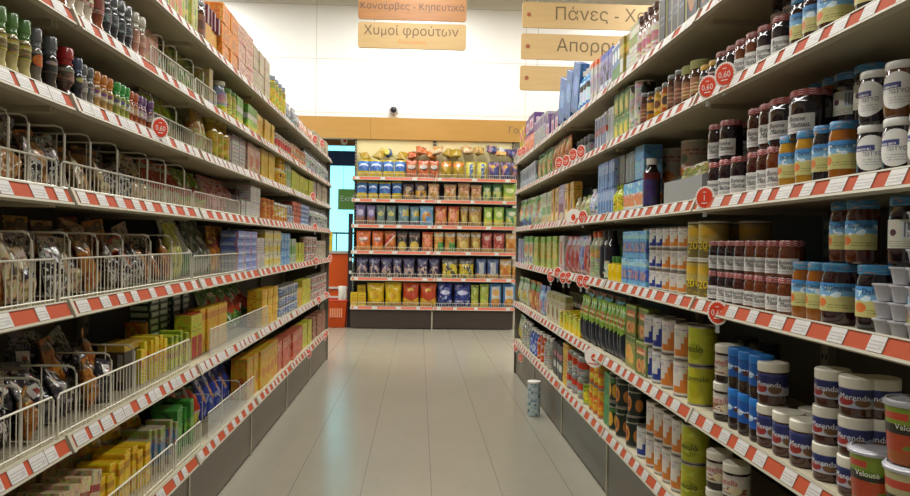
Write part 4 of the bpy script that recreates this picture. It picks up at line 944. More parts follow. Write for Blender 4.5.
R(5, 814, 866, 'mers', n=2, t=3); R(5, 862, 884, 'mers', n=1, t=3, sb=.05); R(5, 728, 770, 'darkjar', n=2, sb=.15, zoff=.13, rx=0)
R(5, 850, 886, 'tub_soup', n=1, sb=-.018); R(5, 886, 930, 'tub_soup2', n=1, sb=-.018); R(5, 884, 928, 'tub_soup', n=1, sb=-.018, zoff=.1358, tier='upper tier')
# bottom shelf
R(6, 513, 522, 'pouchw', n=2); R(6, 522, 530, 'palebot', n=3); R(6, 530, 537, 'bluebot', n=3); R(6, 537, 544, 'redbot', n=2); R(6, 544, 551, 'palebot', n=2); R(6, 551, 561, 'darkwhite', n=3); R(6, 561, 567, 'tallyel', n=2)
R(6, 567, 583, 'clam', n=3, t=2); R(6, 577, 592, 'greencan', n=3, sb=-.01) if False else None
R(6, 583, 589, 'greencan', n=1); R(6, 589, 602, 'orange_can', n=3, t=2); R(6, 602, 609, 'greenbot', n=2)
R(6, 609, 616, 'pine_tin', n=1, t=2); R(6, 616, 637, 'fruit_tin', n=2, t=1); R(6, 616, 640, 'fruit_tin', n=2, zoff=.1505, tier='upper tier'); R(6, 637, 646, 'milk_b', n=1)
R(6, 646, 681, 'milk_o', n=4, t=2); R(6, 681, 705, 'lime_tin2', n=1); R(6, 681, 705, 'lime_tin2', n=1, zoff=.147, tier='upper tier'); R(6, 706, 722, 'nut', n=1, t=2); R(6, 722, 740, 'nut', n=1, t=2); R(6, 740, 772, 'bucket', n=2); R(6, 772, 806, 'mer', n=2, t=2); R(6, 806, 870, 'bucket', n=2)

# ------------------------------------------------------------------ products of the spice side
gl = lambda n, c1, c2: (('b', .62, .9, c1), ('b', 0, .1, c1), ('nr', 0, 1, .1, .6, 4, .5, c2), ('t', .3, .7, .66, .86, 1, '#e0dcc8'))
capm = lambda n, c: newmat(n, c, .22, spec=.6, coat=.3)
cg, cgr, cr, cb, co, cg2, cp, ck = capm('cap_green', '#56803f'), capm('cap_grey', '#5d6062'), capm('cap_red', '#a3231f'), capm('cap_blue', '#3c4c66'), capm('cap_orange', '#c47718'), capm('cap_bright_green', '#2c9a3a'), capm('cap_purple', '#6d4a7c'), capm('cap_cream', '#bcb9a4')
grinder('gr_green', 'green-capped spice grinder', .022, .165, '#b0a36c', cg, '#6a5c34', gl(1, '#b5a52e', '#9a7a4a'))
grinder('gr_orange', 'grey-capped grinder with orange label', .021, .16, '#6d6656', cgr, '#332e28', (('e', .5, .4, .16, .4, '#c8691c'), ('b', .85, 1, '#8a8470')))
grinder('gr_dark', 'grey-capped dark pepper grinder', .022, .16, '#3b332d', cgr, '#262322', (('e', .5, .7, .14, .14, '#a3978a'), ('b', .0, .1, '#5a5048')))
grinder('gr_red', 'red-capped waisted grinder', .026, .155, '#4c3328', cr, '#5d463c', (('nr', 0, 1, 0, .6, 4, .5, '#9a6a58'), ('b', .75, 1, '#8a8a78')), True)
grinder('gr_blue', 'blue-capped slim spice jar', .02, .14, '#22242c', cb, '#2a2c30', (('e', .5, .7, .14, .2, '#b0a860'),))
grinder('gr_silver', 'silver-capped clear spice jar', .02, .13, '#77736c', cgr, '#a9a59c', (('n', 4, .52, '#5d5650'), ('t', .3, .7, .4, .9, 2, '#6c3d3d')))
grinder('gr_ocap', 'orange-capped spice jar', .021, .13, '#a8854c', co, '#c9b27c', (('nr', 0, 1, 0, .6, 3, .5, '#d8d0c4'), ('e', .45, .6, .1, .2, '#7a4a84'), ('b', .8, 1, '#c08a2a')))
grinder('gr_gcap', 'bright green-capped spice jar', .021, .13, '#8f9440', cg2, '#a8b04c', (('nr', 0, 1, 0, .7, 3, .5, '#d4d4c4'), ('e', .45, .6, .1, .2, '#6a5a94'), ('b', .8, 1, '#7fa02e')))
grinder('gr_rust', 'rust-capped spice jar', .02, .125, '#9a4a20', capm('cap_rust', '#b5541e'), '#c4a488', (('nr', 0, 1, 0, .7, 3, .5, '#d0c8bc'), ('b', .8, 1, '#b56a2e')))
grinder('gr_purp', 'purple-capped spice jar', .02, .125, '#94502c', cp, '#b5a49c', (('nr', 0, 1, 0, .7, 3, .5, '#cfc8c2'), ('b', .8, 1, '#7a5a84')))
grinder('sp_white', 'white and red patterned spice bottle', .03, .2, '#b9ab98', ck, '#c4baa6', (('ck', 6, 4, '#9a4a3c'), ('b', .8, 1, '#c9c2b0')))
grinder('sp_brown', 'brown and red spice bottle', .03, .2, '#7a3c20', ck, '#8a3f24', (('b', 0, .35, '#7a2c2c'), ('t', .1, .9, .0, .3, 2, '#c8b0a0')))
grinder('sp_black', 'black spice grinder bottle', .028, .175, '#26272a', ck and cgr, '#35363a', (('n', 5, .55, '#777a7c'),))
grinder('sp_pink', 'cream-capped pink salt grinder', .027, .175, '#a3705c', ck, '#a87860', (('n', 5, .58, '#c4a898'),))
BOX('pinkbox', 'pinkish box behind wire fence', .16, .1, .19, '#b0705a', (('n', 4, .5, '#c9967a'), ('r', 0, .12, 0, 1, '#a8a07c')))
BAG('gpack', 'green pouch behind wire fence', .14, .06, .21, '#8c9a44', (('r', .15, .85, .4, .6, '#4a7a4c'), ('n', 5, .56, '#b5b57c'), ('b', .85, 1, '#9aa83c'), ('b', 0, .15, '#a88a5c')), name='packet', cat='packet')
BAG('limebag', 'lime-topped folded packet', .13, .06, .2, '#8a9470', (('b', .6, 1, '#a3b52a'), ('b', .45, .6, '#4f6a3c'), ('nr', 0, 1, 0, .45, 4, .5, '#a89c6c')), name='packet', cat='packet')
BOX('tanbox', 'slim tan carton', .06, .1, .2, '#b3a06c', (('b', 0, .15, '#a0603c'), ('b', .15, .22, '#8a7a9a')))
plainbottle('babybot', 'blue and yellow bottle', .05, .19, '#8a95a8', ck, PM('baby', '#8fa0b5', (('b', 0, .45, '#c0a82c'), ('e', .5, .75, .2, .2, '#c4a098')), .4), (.04, .66), neck=.7)
JAR('yjar', 'yellow-green jar', .045, .17, '#a39a3a', cg, PM('yjarlab', '#b0a844', (('t', .2, .8, .2, .7, 3, '#5c6a2c'),), .5), (.2, .7), 1.3, .02)
BOX('greentea', 'green carton with white band', .15, .09, .17, '#6d9a34', (('b', .5, .68, '#c4c7b8'), ('b', .68, .95, '#5c9a2c'), ('n', 4, .6, '#8fb04a'), ('b', 0, .3, '#b8a83c')))
BOX('yellowbox', 'yellow carton with orange edge', .1, .09, .16, '#c4a030', (('b', .8, 1, '#d0b45c'), ('n', 5, .6, '#b0742c'), ('t', .1, .9, .2, .5, 3, '#7a5a1c')))
JAR('redlabj', 'jar with red and white label', .042, .13, '#8a6a50', newmat('lid_tan', '#a8947a', .3), PM('redlabl', '#b5a89c', (('e', .5, .6, .12, .3, '#a8382c'), ('t', .2, .8, .1, .3, 2, '#6a5a50')), .5), (.1, .8), 3.2)
CAN('ocan', 'squat orange and white can', .045, .07, '#b58a5c', (('b', .4, 1, '#b0622c'), ('n', 5, .6, '#cdbca0')))
plainbottle('greybot', 'pale grey bottle', .04, .2, '#8a8c8e', cgr, PM('greybotl', '#a0a29e', (('n', 4, .55, '#5c6270'), ('b', .8, 1, '#c2c4bf')), .4), (.08, .66), neck=.5)
plainbottle('cornoil', 'amber-yellow bottle', .045, .22, '#a08428', newmat('cap_y', '#b0a04c', .3), PM('oil', '#b3982c', (('n', 4, .58, '#c4b460'), ('b', .0, .2, '#8a7a2c')), .3), (.06, .66), neck=.6)
BAG('honeybag', 'cream and amber pouch', .12, .08, .22, '#b5a86a', (('b', .55, .95, '#a07a34'), ('n', 5, .6, '#c9c39a')), name='pouch', cat='pouch')
BOX('maroon', 'maroon carton', .08, .09, .17, '#4a2c2c', (('r', .5, 1, .2, .8, '#8a8480'),))
BOX('whitetext', 'white carton with grey print', .14, .09, .19, '#b0aaa6', (('t', .1, .9, .1, .9, 7, '#6d6a70'), ('b', .9, 1, '#8a8688')))
BOX('pinkcarton', 'pink and tan carton', .16, .1, .19, '#b5917c', (('n', 4, .52, '#c2a594'), ('e', .55, .45, .3, .2, '#b0603c')))
CAN('ycan', 'yellow can with dark figure', .045, .12, '#c9a018', (('n', 4, .62, '#5c4a1c'), ('t', .2, .8, .1, .3, 2, '#8a4a14'), ('b', .9, 1, '#d8b848')), lid='cream_lid')
BOX('ybox', 'tall yellow carton', .09, .08, .2, '#c4a022', (('n', 5, .6, '#a8641c'), ('b', .85, 1, '#d0b44a')))
BOX('greenwhite', 'green and white carton', .09, .08, .2, '#9aa890', (('b', .4, .7, '#6a9a54'), ('t', .1, .9, .1, .35, 3, '#5c6a54')))
BOX('limebox', 'lime carton', .11, .08, .17, '#a8aa2c', (('n', 4, .6, '#c4c450'), ('t', .1, .9, .2, .4, 2, '#5c6a1c')))
BOX('palebox', 'pale carton with tan print', .1, .08, .19, '#b3aa98', (('n', 5, .56, '#8c7c68'), ('t', .1, .9, .6, .85, 2, '#6a5a4c')))
BOX('whitebox', 'small white carton', .1, .09, .1, '#b3aea6', (('t', .1, .9, .2, .8, 4, '#7a7880'),))
JAR('orangejar', 'orange jar with orange lid', .048, .15, '#a0541c', capm('orange_lid', '#b5601c'), PM('orjl', '#b5662a', (('n', 4, .56, '#cf9a4c'),), .4), (.1, .8), 3.2)
JAR('whorjar', 'white-lidded jar with yellow label', .042, .14, '#a8702c', wlid, PM('whorl', '#c4a84c', (('n', 4, .52, '#cfc6b4'), ('b', 0, .3, '#b06a2c')), .4), (.1, .8), 3.2)
BOX('redstack', 'red flat carton', .13, .09, .037, '#a8432c', (('b', .35, .65, '#b86a54'),), name='flat_box', cat='box')
BOX('bluestack', 'blue flat carton', .13, .09, .037, '#5c7cab', (('b', .35, .65, '#a8b5c8'),), name='flat_box', cat='box')
BOX('bluebrick', 'blue brick carton', .17, .1, .047, '#5f76ac', (('b', .3, .7, '#7f92c0'), ('t', .1, .9, .3, .7, 1, '#c0c8dc'), ('r', .85, 1, 0, 1, '#a87a90')), name='flat_box', cat='box')
BOX('yelwhite', 'yellow and white carton', .13, .09, .085, '#b5b08a', (('b', .3, .7, '#c0aa2c'), ('n', 5, .6, '#d0cab0')))
BOX('teablue', 'light blue tall stack carton', .12, .09, .06, '#4f86b0', (('t', .1, .9, .2, .8, 2, '#a8c4d8'),), name='flat_box', cat='box')
CAN('wcan', 'white can with blue print', .04, .075, '#a3a5a8', (('n', 5, .5, '#5a709a'), ('b', .8, 1, '#c0c2c2')))
CAN('pcan', 'white can with red print', .04, .075, '#b0a098', (('n', 5, .52, '#9a5a54'), ('b', .8, 1, '#c4bab0')))
CAN('ypackc', 'yellow and orange can', .05, .09, '#bf931c', (('n', 4, .55, '#c4761c'), ('b', .8, 1, '#c9b04a')))
# packets in the wire baskets
def nutbag(key, look, base, layers, w=.12, h=.2, d=.05): BAG(key, look, w, d, h, base, layers, name='packet', cat='packet', rough=.16, lumpy=.5)
nutbag('nb_dark', 'dark packet with silver glints', '#3a3432', (('n', 9, .54, '#a8a39e'), ('b', .85, 1, '#7a746a'), ('r', .3, .7, .5, .75, '#1c1a20')))  # the silver glints are pale blotches painted into the packet colour
nutbag('nb_silver', 'silver packet with dark band', '#a09c97', (('n', 7, .52, '#4a4542'), ('b', .35, .55, '#26232a'), ('n', 11, .58, '#d8d5d0')))
nutbag('nb_brown', 'brown nut packet', '#a87442', (('n', 9, .5, '#c49560'), ('b', .8, 1, '#5a4a3c'), ('nr', .1, .9, 0, .5, 5, .55, '#6a4526')))
nutbag('nb_tan', 'tan seed packet with card top', '#c2ac88', (('b', .72, 1, '#b8af9c'), ('n', 6, .55, '#86704c'), ('r', .2, .8, .4, .6, '#2e2c38')))
nutbag('nb_label', 'dark packet with white label', '#2a282e', (('n', 9, .62, '#77736e'), ('r', .28, .74, .6, .9, '#d8d4ca'), ('r', .42, .6, .66, .8, '#9a4a44'), ('nr', 0, 1, 0, .5, 5, .56, '#5f5a5a')))
nutbag('nb_gold', 'amber dried fruit packet', '#a8702c', (('n', 5, .52, '#8a4c1c'), ('b', .82, 1, '#6a5a44'), ('n', 8, .66, '#d0b080')))
nutbag('nb_red', 'red packet with pale seeds', '#8f3a26', (('hill', .4, .06, '#a8a082'), ('n', 6, .6, '#b06a4a'), ('b', .8, 1, '#a09a80')))
nutbag('nb_green', 'green and red party packet', '#6d8a2c', (('b', .3, .55, '#9a3328'), ('n', 6, .62, '#b5b06c'), ('b', .0, .2, '#b59a5c')), .2, .2, .07)
nutbag('nb_pink', 'pink sweets packet', '#b0736c', (('n', 6, .5, '#c99a94'), ('b', .85, 1, '#a8a098'), ('n', 8, .62, '#8a4448')), .14, .2, .07)
nutbag('nb_yg', 'yellow-green packet', '#bcbc58', (('r', .2, .8, .3, .7, '#c4bc84'), ('n', 6, .6, '#7d8a34')), .12, .25, .06)
nutbag('nb_wg', 'white packet with green base', '#ccd0c8', (('hill', .3, .06, '#3f7a3c'), ('n', 5, .6, '#6a8a7a'), ('e', .5, .6, .25, .2, '#86909a')), .2, .28, .08)
nutbag('nb_dg', 'dark green packet', '#4c5248', (('n', 5, .52, '#868a78'), ('b', 0, .25, '#8c8c84')), .16, .28, .07)
nutbag('nb_or', 'orange and yellow packet', '#b5742a', (('dg', .6, .8, .2, '#8a3a20'), ('n', 5, .58, '#c4a83a')), .14, .25, .06)
BOX('golddark', 'dark box with gold top', .14, .1, .17, '#2e2a22', (('b', .85, 1, '#a88a2c'), ('r', .75, .95, .2, .8, '#8a8478')), topv=.93)
BOX('orbox', 'narrow orange carton', .06, .09, .2, '#c07a22', (('n', 5, .55, '#c9a43a'), ('b', .0, .2, '#b05a20')))
BOX('ypacket', 'upright yellow flavour packet', .035, .11, .16, '#dcca30', (('b', .75, 1, '#e0c428'), ('nr', 0, 1, .4, .75, 4, .5, '#d8861f'), ('t', .1, .9, .1, .35, 3, '#8a8a2c')), name='packet', cat='packet')
BOX('gpacket', 'upright lime flavour packet', .035, .11, .15, '#c0c832', (('nr', 0, 1, .3, .75, 4, .5, '#b58a4c'), ('b', .8, 1, '#8aa030')), name='packet', cat='packet')
BOX('greenflat', 'dark green flat carton with pale end', .11, .1, .03, '#2f4a34', (('r', .12, .88, .2, .8, '#a8b0a4'),), topv=.1, name='flat_box', cat='box')
BOX('dgreenflat', 'deep green flat carton', .12, .12, .03, '#1f3a26', (('r', .1, .9, .25, .75, '#5f7a5c'),), topv=.1, name='flat_box', cat='box')
BOX('yred', 'yellow-green carton with red panel', .12, .08, .21, '#b3b02c', (('r', .1, 1, .0, .5, '#a8241c'), ('t', .2, .8, .6, .8, 2, '#4a6a2c')))
BOX('tallyellow', 'tall yellow-orange carton', .1, .07, .22, '#c79a1c', (('b', .75, .9, '#b5741c'), ('e', .5, .4, .3, .2, '#d0b03c')))
nutbag('nb_salad', 'bright green packet with red picture', '#5c8a3c', (('n', 4, .5, '#2c6a2c'), ('e', .6, .5, .3, .22, '#a83a24'), ('n', 6, .6, '#c9c8b0')), .24, .31, .08)
BOX('yorstack', 'yellow and orange flat carton', .16, .1, .06, '#c9a01c', (('n', 4, .55, '#c07a1c'), ('r', .6, 1, .1, .9, '#d0b038')), name='flat_box', cat='box')
BOX('creambox', 'cream carton with red stripe', .055, .13, .2, '#c9b48a', (('dg', 0, .7, .06, '#9a3430'), ('n', 5, .62, '#8f7a54')), name='case', cat='box')
BOX('creamplain', 'plain kraft carton', .05, .14, .2, '#b8a274', (('n', 5, .6, '#a3905f'),), name='case', cat='box')
BOX('whitecase', 'white paper-wrapped case', .3, .16, .1, '#a8a49c', (('r', .85, .95, .2, .8, '#2a2826'),))
BAG('bigyel', 'large flat yellow packet', .18, .1, .2, '#dcb41c', (('n', 4, .58, '#b58a14'), ('r', .0, .35, .2, .5, '#b0a890'), ('t', .3, .9, .4, .7, 2, '#7a5a10')), name='packet', cat='packet', lumpy=.2)
BOX('yelrow', 'upright golden packet', .04, .12, .17, '#dcb41c', (('b', .7, .85, '#b5801c'), ('nr', 0, 1, .1, .5, 5, .5, '#d0c078')), name='packet', cat='packet')
BOX('multirow', 'upright multicoloured packet', .035, .11, .18, '#a8a48c', (('nr', 0, 1, .2, .8, 3, .5, '#5a86a8'), ('n', 5, .6, '#b06a3c'), ('b', .85, 1, '#8a9a4c')), name='packet', cat='packet')
BOX('grow', 'upright green packet', .04, .12, .2, '#3f8a34', (('b', .4, .6, '#7aa84c'), ('n', 5, .6, '#2a5c28')), name='packet', cat='packet')
nutbag('nb_redwhite', 'red and white packet', '#b0a89a', (('r', .2, .8, .25, .8, '#b03a24'), ('e', .5, .6, .18, .15, '#c47a34'), ('b', .0, .2, '#b0a83c')), .15, .26, .06)
nutbag('nb_blue', 'blue packet with orange picture', '#2f4090', (('e', .5, .45, .3, .2, '#b0743c'), ('n', 5, .6, '#8a92b4'), ('b', .85, 1, '#a84a34')), .15, .27, .06)
BOX('redtall', 'orange-red patterned carton', .12, .09, .22, '#a8422a', (('n', 5, .54, '#c4765a'), ('t', .1, .9, .7, .9, 2, '#d0b8a8')))
BOX('yeltall', 'yellow-orange carton', .14, .1, .25, '#c09a1c', (('n', 4, .56, '#c07a1c'), ('e', .6, .4, .2, .14, '#b5602a'), ('b', .88, 1, '#a8801c')))
BOX('limetall', 'tall lime carton', .1, .08, .22, '#b3ac2e', (('n', 5, .62, '#c9c46a'), ('t', .2, .8, .2, .4, 2, '#6a6a1c')))
BOX('brownpat', 'brown and red patterned carton', .12, .09, .22, '#7a4636', (('n', 6, .5, '#a87864'), ('n', 9, .62, '#4a2620')))
BOX('gyr', 'green and orange tall pouch carton', .12, .08, .27, '#9aa03c', (('n', 3.5, .5, '#c48a34'), ('e', .5, .3, .3, .16, '#b0622a'), ('b', .78, 1, '#a8b04c'), ('r', 0, .3, .5, .7, '#4f7a4c')), name='case', cat='box')
BOX('gyr2', 'lime tall carton with dark figure', .12, .08, .27, '#a8ae4c', (('nr', .3, .8, .1, .6, 3, .5, '#3f6a54'), ('n', 5, .6, '#c9b05c'), ('b', .85, 1, '#8fa83c')), name='case', cat='box')
JAR('brownj', 'tall dark brown jar', .05, .2, '#4a2a1c', newmat('lid_steel', '#8f9298', .3), PM('brownjl', '#7a4a30', (('b', .3, .7, '#5a2c1c'),), .4), (.2, .7), 1.2)
BOX('orangecase', 'orange carton of the tall stack', .24, .14, .1, '#c8741e', (('n', 5, .6, '#d49a4c'), ('t', .2, .8, .3, .7, 2, '#8a6a5c'), ('r', 0, .1, 0, 1, '#d8822a')), name='case', cat='box')
BOX('pinkcase', 'pinkish carton of the tall stack', .24, .14, .1, '#b58672', (('n', 5, .55, '#c9a592'), ('t', .2, .8, .3, .7, 2, '#8a5c54')), name='case', cat='box')
BOX('tancase', 'tan carton of the tall stack', .22, .13, .14, '#a8967a', (('b', .45, .55, '#948263'), ('t', .1, .9, .6, .9, 3, '#8a7860')), name='case', cat='box')
BOX('maroontray', 'yellow tray of maroon packets', .2, .12, .12, '#c9932a', (('b', .0, .4, '#c48a20'),), topv=.8, name='case', cat='box')
BOX('maroonpk', 'slim maroon and white packet', .03, .09, .1, '#6a2c3a', (('r', .3, .6, 0, 1, '#b5a8a8'),), name='packet', cat='packet')
BAG('yeltuft', 'bright yellow crumpled bag', .13, .08, .12, '#d8c01c', (('n', 5, .6, '#e0d050'),), name='bag', lumpy=.5)
JAR('yelglass', 'yellow jar with silver top', .055, .24, '#b0961c', newmat('lid_blue_grey', '#8c94a0', .3), PM('yelgl', '#b8a02c', (('n', 4, .6, '#8a9a34'), ('b', .75, 1, '#8a8a3c')), .4), (.1, .8), 3.2, .03)
BAG('darkpk', 'grey and black packet on top shelf', .14, .06, .17, '#7c7f88', (('e', .5, .5, .26, .25, '#24262c'), ('n', 5, .6, '#a8abb0')), name='packet', cat='packet')
BAG('ppk', 'coral packet on top shelf', .13, .06, .16, '#b5705c', (('n', 5, .52, '#c9a898'), ('b', .8, 1, '#a8a08c')), name='packet', cat='packet')
BOX('creamlast', 'cream carton on top shelf end', .12, .09, .17, '#b3a890', (('n', 5, .58, '#9a8468'), ('t', .1, .9, .3, .6, 3, '#7a5c4c')))

# top shelf, far to near (photo columns run right to left)
L(1, 316, 331, 'creamlast', n=4); L(1, 303, 316, 'ppk', n=3); L(1, 286, 303, 'darkpk', n=4); L(1, 271, 285, 'yelglass', n=4)
L(1, 253, 270, 'tancase', n=3, t=2); L(1, 238, 253, 'pinkcase', n=2, t=3); L(1, 222, 238, 'orangecase', n=2, t=3)
L(1, 204, 220, 'maroontray', n=2); L(1, 206, 221, 'maroonpk', n=8, zoff=.121, tier='on the yellow trays'); L(1, 206, 212, 'yeltuft', n=1, sb=.1, zoff=.225); L(1, 199, 204, 'brownj', n=1)
L(1, 186, 199, 'gyr2', n=3); L(1, 172, 186, 'gyr', n=3); L(1, 158, 172, 'gyr2', n=2); L(1, 100, 158, 'gyr', n=4)
# second shelf
L(2, 305, 331, 'greybot', n=13); L(2, 291, 305, 'ocan', n=8, t=2); L(2, 275, 291, 'redlabj', n=7); L(2, 258, 275, 'yellowbox', n=5); L(2, 236, 246, 'greentea', n=1, zoff=0); L(2, 248, 258, 'greentea', n=1, look='green carton with white band beside yellow cartons'); L(2, 226, 235, 'yjar', n=2)
L(2, 218, 226, 'babybot', n=2); L(2, 211, 216, 'tanbox', n=1); L(2, 178, 210, 'gpack', n=6, sb=.05, rx=.1); L(2, 164, 177, 'gpack', n=2, sb=.05, rx=.15, look='leaning green pouch behind wire fence'); L(2, 147, 161, 'pinkbox', n=1, sb=.05)
L(2, 133, 145, 'sp_pink', n=3); L(2, 120, 131, 'sp_black', n=2); L(2, 104, 117, 'sp_black', n=2); L(2, 92, 103, 'sp_brown', n=2); L(2, 66, 92, 'sp_white', n=4); L(2, 10, 66, 'sp_brown', n=5)
# third shelf
L(3, 314, 331, 'palebox', n=5); L(3, 301, 313, 'limebox', n=3); L(3, 292, 301, 'limebox', n=2, look='lime carton beside the green and white one'); L(3, 286, 292, 'greenwhite', n=3); L(3, 277, 286, 'ycan', n=4); L(3, 277, 284, 'ycan', n=2, zoff=.1205, tier='upper tier')
L(3, 262, 276, 'ybox', n=4); L(3, 249, 262, 'pinkcarton', n=2); L(3, 235, 248, 'whitetext', n=2); L(3, 228, 234, 'maroon', n=1)
L(3, 211, 228, 'cornoil', n=5); L(3, 200, 210, 'honeybag', n=2); L(3, 183, 200, 'limebag', n=3, sb=.05, rx=.25); L(3, 154, 180, 'limebag', n=4, sb=.05, rx=.1)
L(3, 147, 153, 'gr_purp', n=1); L(3, 138, 147, 'gr_purp', n=2); L(3, 130, 138, 'gr_rust', n=2); L(3, 114, 130, 'gr_gcap', n=3); L(3, 93, 113, 'gr_ocap', n=3); L(3, 82, 93, 'gr_silver', n=2)
L(3, 72, 82, 'gr_blue', n=1); L(3, 56, 72, 'gr_red', n=1); L(3, 41, 55, 'gr_dark', n=1); L(3, 29, 41, 'gr_orange', n=1); L(3, -10, 29, 'gr_green', n=3); L(3, 84, 145, 'gr_silver', n=7, row=1, sb=.02)
# fourth shelf
L(4, 310, 331, 'greybot', n=11); L(4, 301, 309, 'bluestack', n=2, t=5); L(4, 293, 301, 'redstack', n=2, t=5); L(4, 287, 293, 'wcan', n=3, t=2); L(4, 274, 287, 'whorjar', n=5); L(4, 261, 274, 'orangejar', n=3)
L(4, 251, 260, 'whitebox', n=3, t=2); L(4, 243, 251, 'whitebox', n=2); L(4, 237, 243, 'maroon', n=2, sb=.06)
L(4, 214, 238, 'nb_pink', n=5, sb=.06, rx=.2); L(4, 216, 238, 'nb_pink', n=4, sb=.13, rx=.3, tier='behind', sc=(1, 1, .9)); L(4, 190, 214, 'nb_green', n=3, sb=.06, rx=.25)
L(4, 160, 190, 'nb_red', n=6, sb=.06, rx=.25); L(4, 145, 160, 'nb_tan', n=2, sb=.06, rx=.3)
def heap(k, px0, px1, kinds, gap=.078, rows=3, lean=.5, sb=.035, hs=1.0):
    rng = random.Random('%d%d' % (k, px0)); X = LX - .03 - sb; z = LM[k] + SURF + .0005
    a, b_ = sorted((depth_at(px0, X, z), depth_at(px1, X, z)))
    n = int((b_ - a) / gap)
    for r_ in range(rows):
        for i in range(n):
            y = a + (i + .5) * (b_ - a) / n; key = kinds[rng.randrange(len(kinds))]; d = PR[key]['size'][1]; h = PR[key]['size'][2]
            rx = rng.uniform(.1, lean); s = hs * rng.uniform(.62, 1.0)
            put(key, (X - d / 2 - h * s * .5 * math.sin(rx) - r_ * .075, y + rng.uniform(-.012, .012) + .04 * r_, z + d / 2 * math.sin(rx) + .02 * math.sin(.2) + (0, .035, .05)[r_]), PI / 2 + rng.uniform(-.6, .5), 'L', k, None, r_, rx=-rx, ry=rng.uniform(-.34, .34), sc=(.85, .9, s), sort=y)
heap(4, -40, 145, ['nb_dark', 'nb_silver', 'nb_silver', 'nb_brown', 'nb_dark', 'nb_tan'], hs=.84)
# fifth shelf
L(5, 316, 329, 'palebox', n=4); L(5, 305, 316, 'pcan', n=5, t=3); L(5, 297, 305, 'limebox', n=3); L(5, 290, 297, 'greenwhite', n=3); L(5, 281, 290, 'teablue', n=3, t=4)
L(5, 265, 281, 'yelwhite', n=4, t=3); L(5, 257, 265, 'whitebox', n=2, t=2); L(5, 238, 257, 'bluebrick', n=3, t=5)
L(5, 221, 237, 'nb_or', n=4, sb=.06, rx=.15); L(5, 207, 222, 'nb_dg', n=2, sb=.06, rx=.25); L(5, 190, 207, 'nb_wg', n=2, sb=.06, rx=.3); L(5, 179, 190, 'nb_yg', n=2, sb=.06, rx=.12)
heap(5, 100, 178, ['nb_silver', 'nb_tan', 'nb_dark', 'nb_gold', 'nb_silver', 'nb_red'], hs=1.05)
heap(5, -40, 98, ['nb_brown', 'nb_gold', 'nb_tan', 'nb_dark', 'nb_brown', 'nb_silver'], hs=.97)
# sixth shelf
L(6, 311, 327, 'pcan', n=8, t=3); L(6, 297, 303, 'yellowbox', n=2); L(6, 303, 311, 'limetall', n=2); L(6, 279, 297, 'wcan', n=7, t=3); L(6, 262, 278, 'yorstack', n=3, t=4)
L(6, 226, 262, 'nb_salad', n=5, sb=.06, rx=.35); L(6, 214, 228, 'tallyellow', n=3, sb=.05); L(6, 203, 214, 'tallyellow', n=2, sb=.05, look='tall yellow-orange carton next to red panel'); L(6, 192, 203, 'yred', n=2, sb=.05)
L(6, 170, 192, 'gpacket', n=9, sb=.05); L(6, 145, 170, 'ypacket', n=9, sb=.05)
L(6, 172, 190, 'greenflat', n=2, t=10, sb=.17, look='green flat carton, pale end'); L(6, 150, 168, 'greenflat', n=2, t=10, sb=.17, look='green flat carton of nearer stack'); L(6, 140, 160, 'orbox', n=1, sb=.18)
L(6, 126, 146, 'golddark', n=2, sb=.07)
heap(6, -40, 126, ['nb_label', 'nb_label', 'nb_dark', 'nb_silver', 'nb_label', 'nb_tan', 'nb_gold'], hs=1.0)
# bottom shelf
L(7, 313, 326, 'brownpat', n=3); L(7, 304, 313, 'limetall', n=2); L(7, 279, 304, 'redtall', n=6); L(7, 250, 279, 'yeltall', n=6)
L(7, 214, 250, 'nb_blue', n=6, sb=.06, rx=.3); L(7, 196, 214, 'nb_redwhite', n=3, sb=.06, rx=.35)
L(7, 178, 196, 'grow', n=5, sb=.05); L(7, 152, 178, 'multirow', n=9, sb=.05); L(7, 96, 152, 'yelrow', n=10, sb=.05)
L(7, 158, 190, 'dgreenflat', n=3, t=7, sb=.19); L(7, 92, 150, 'bigyel', n=3, sb=.19, rx=.1, zoff=.05)
L(7, 40, 96, 'creambox', n=5, sb=.05, ry=.22); L(7, -20, 40, 'creamplain', n=4, sb=.08, rx=.12); L(7, 0, 90, 'creamplain', n=5, sb=.24, look='plain kraft carton further back')

# wire fences and dividers
def fence_mesh(Lg, h):
    bm = bmesh.new()
    tube_bm(bm, [(-Lg / 2 + .004, 0, .003), (-Lg / 2 + .004, 0, h - .012), (-Lg / 2 + .015, 0, h), (Lg / 2 - .015, 0, h), (Lg / 2 - .004, 0, h - .012), (Lg / 2 - .004, 0, .003)], .0032, 6)
    tube_bm(bm, [(-Lg / 2, 0, .012), (Lg / 2, 0, .012)], .0025, 5)
    n = int(Lg / .028)
    for i in range(1, n): tube_bm(bm, [(-Lg / 2 + Lg * i / n, 0, .003), (-Lg / 2 + Lg * i / n, 0, h)], .0016, 4)
    return mesh_from(bm, 'fence', M['wire'])
def divider_mesh(h, d):
    bm = bmesh.new()
    tube_bm(bm, [(0, 0, .002), (0, 0, h - .025), (0, .008, h - .007), (0, .025, h), (0, d, h), (0, d, .002)], .0035, 6)
    tube_bm(bm, [(0, 0, .012), (0, d, .012)], .0025, 5)
    for q in (.3, .6): tube_bm(bm, [(0, d * q, .012), (0, d * q, h)], .0022, 4)
    return mesh_from(bm, 'divider', M['wire'])
def fence(k, y0, y1, h, setb=.032):
    key = 'fence%.3f_%.2f' % (y1 - y0, h)
    if key not in PR: proto(key, 'wire_fence', 'long cream wire fence' if y1 - y0 > 1 else 'short cream wire fence', 'wire fence', (y1 - y0, .01, h), [('wire_fence', fence_mesh(y1 - y0, h), None)])
    put(key, (LX - setb, (y0 + y1) / 2, LM[k] + SURF + .001), PI / 2, 'L', k, sort=y0)
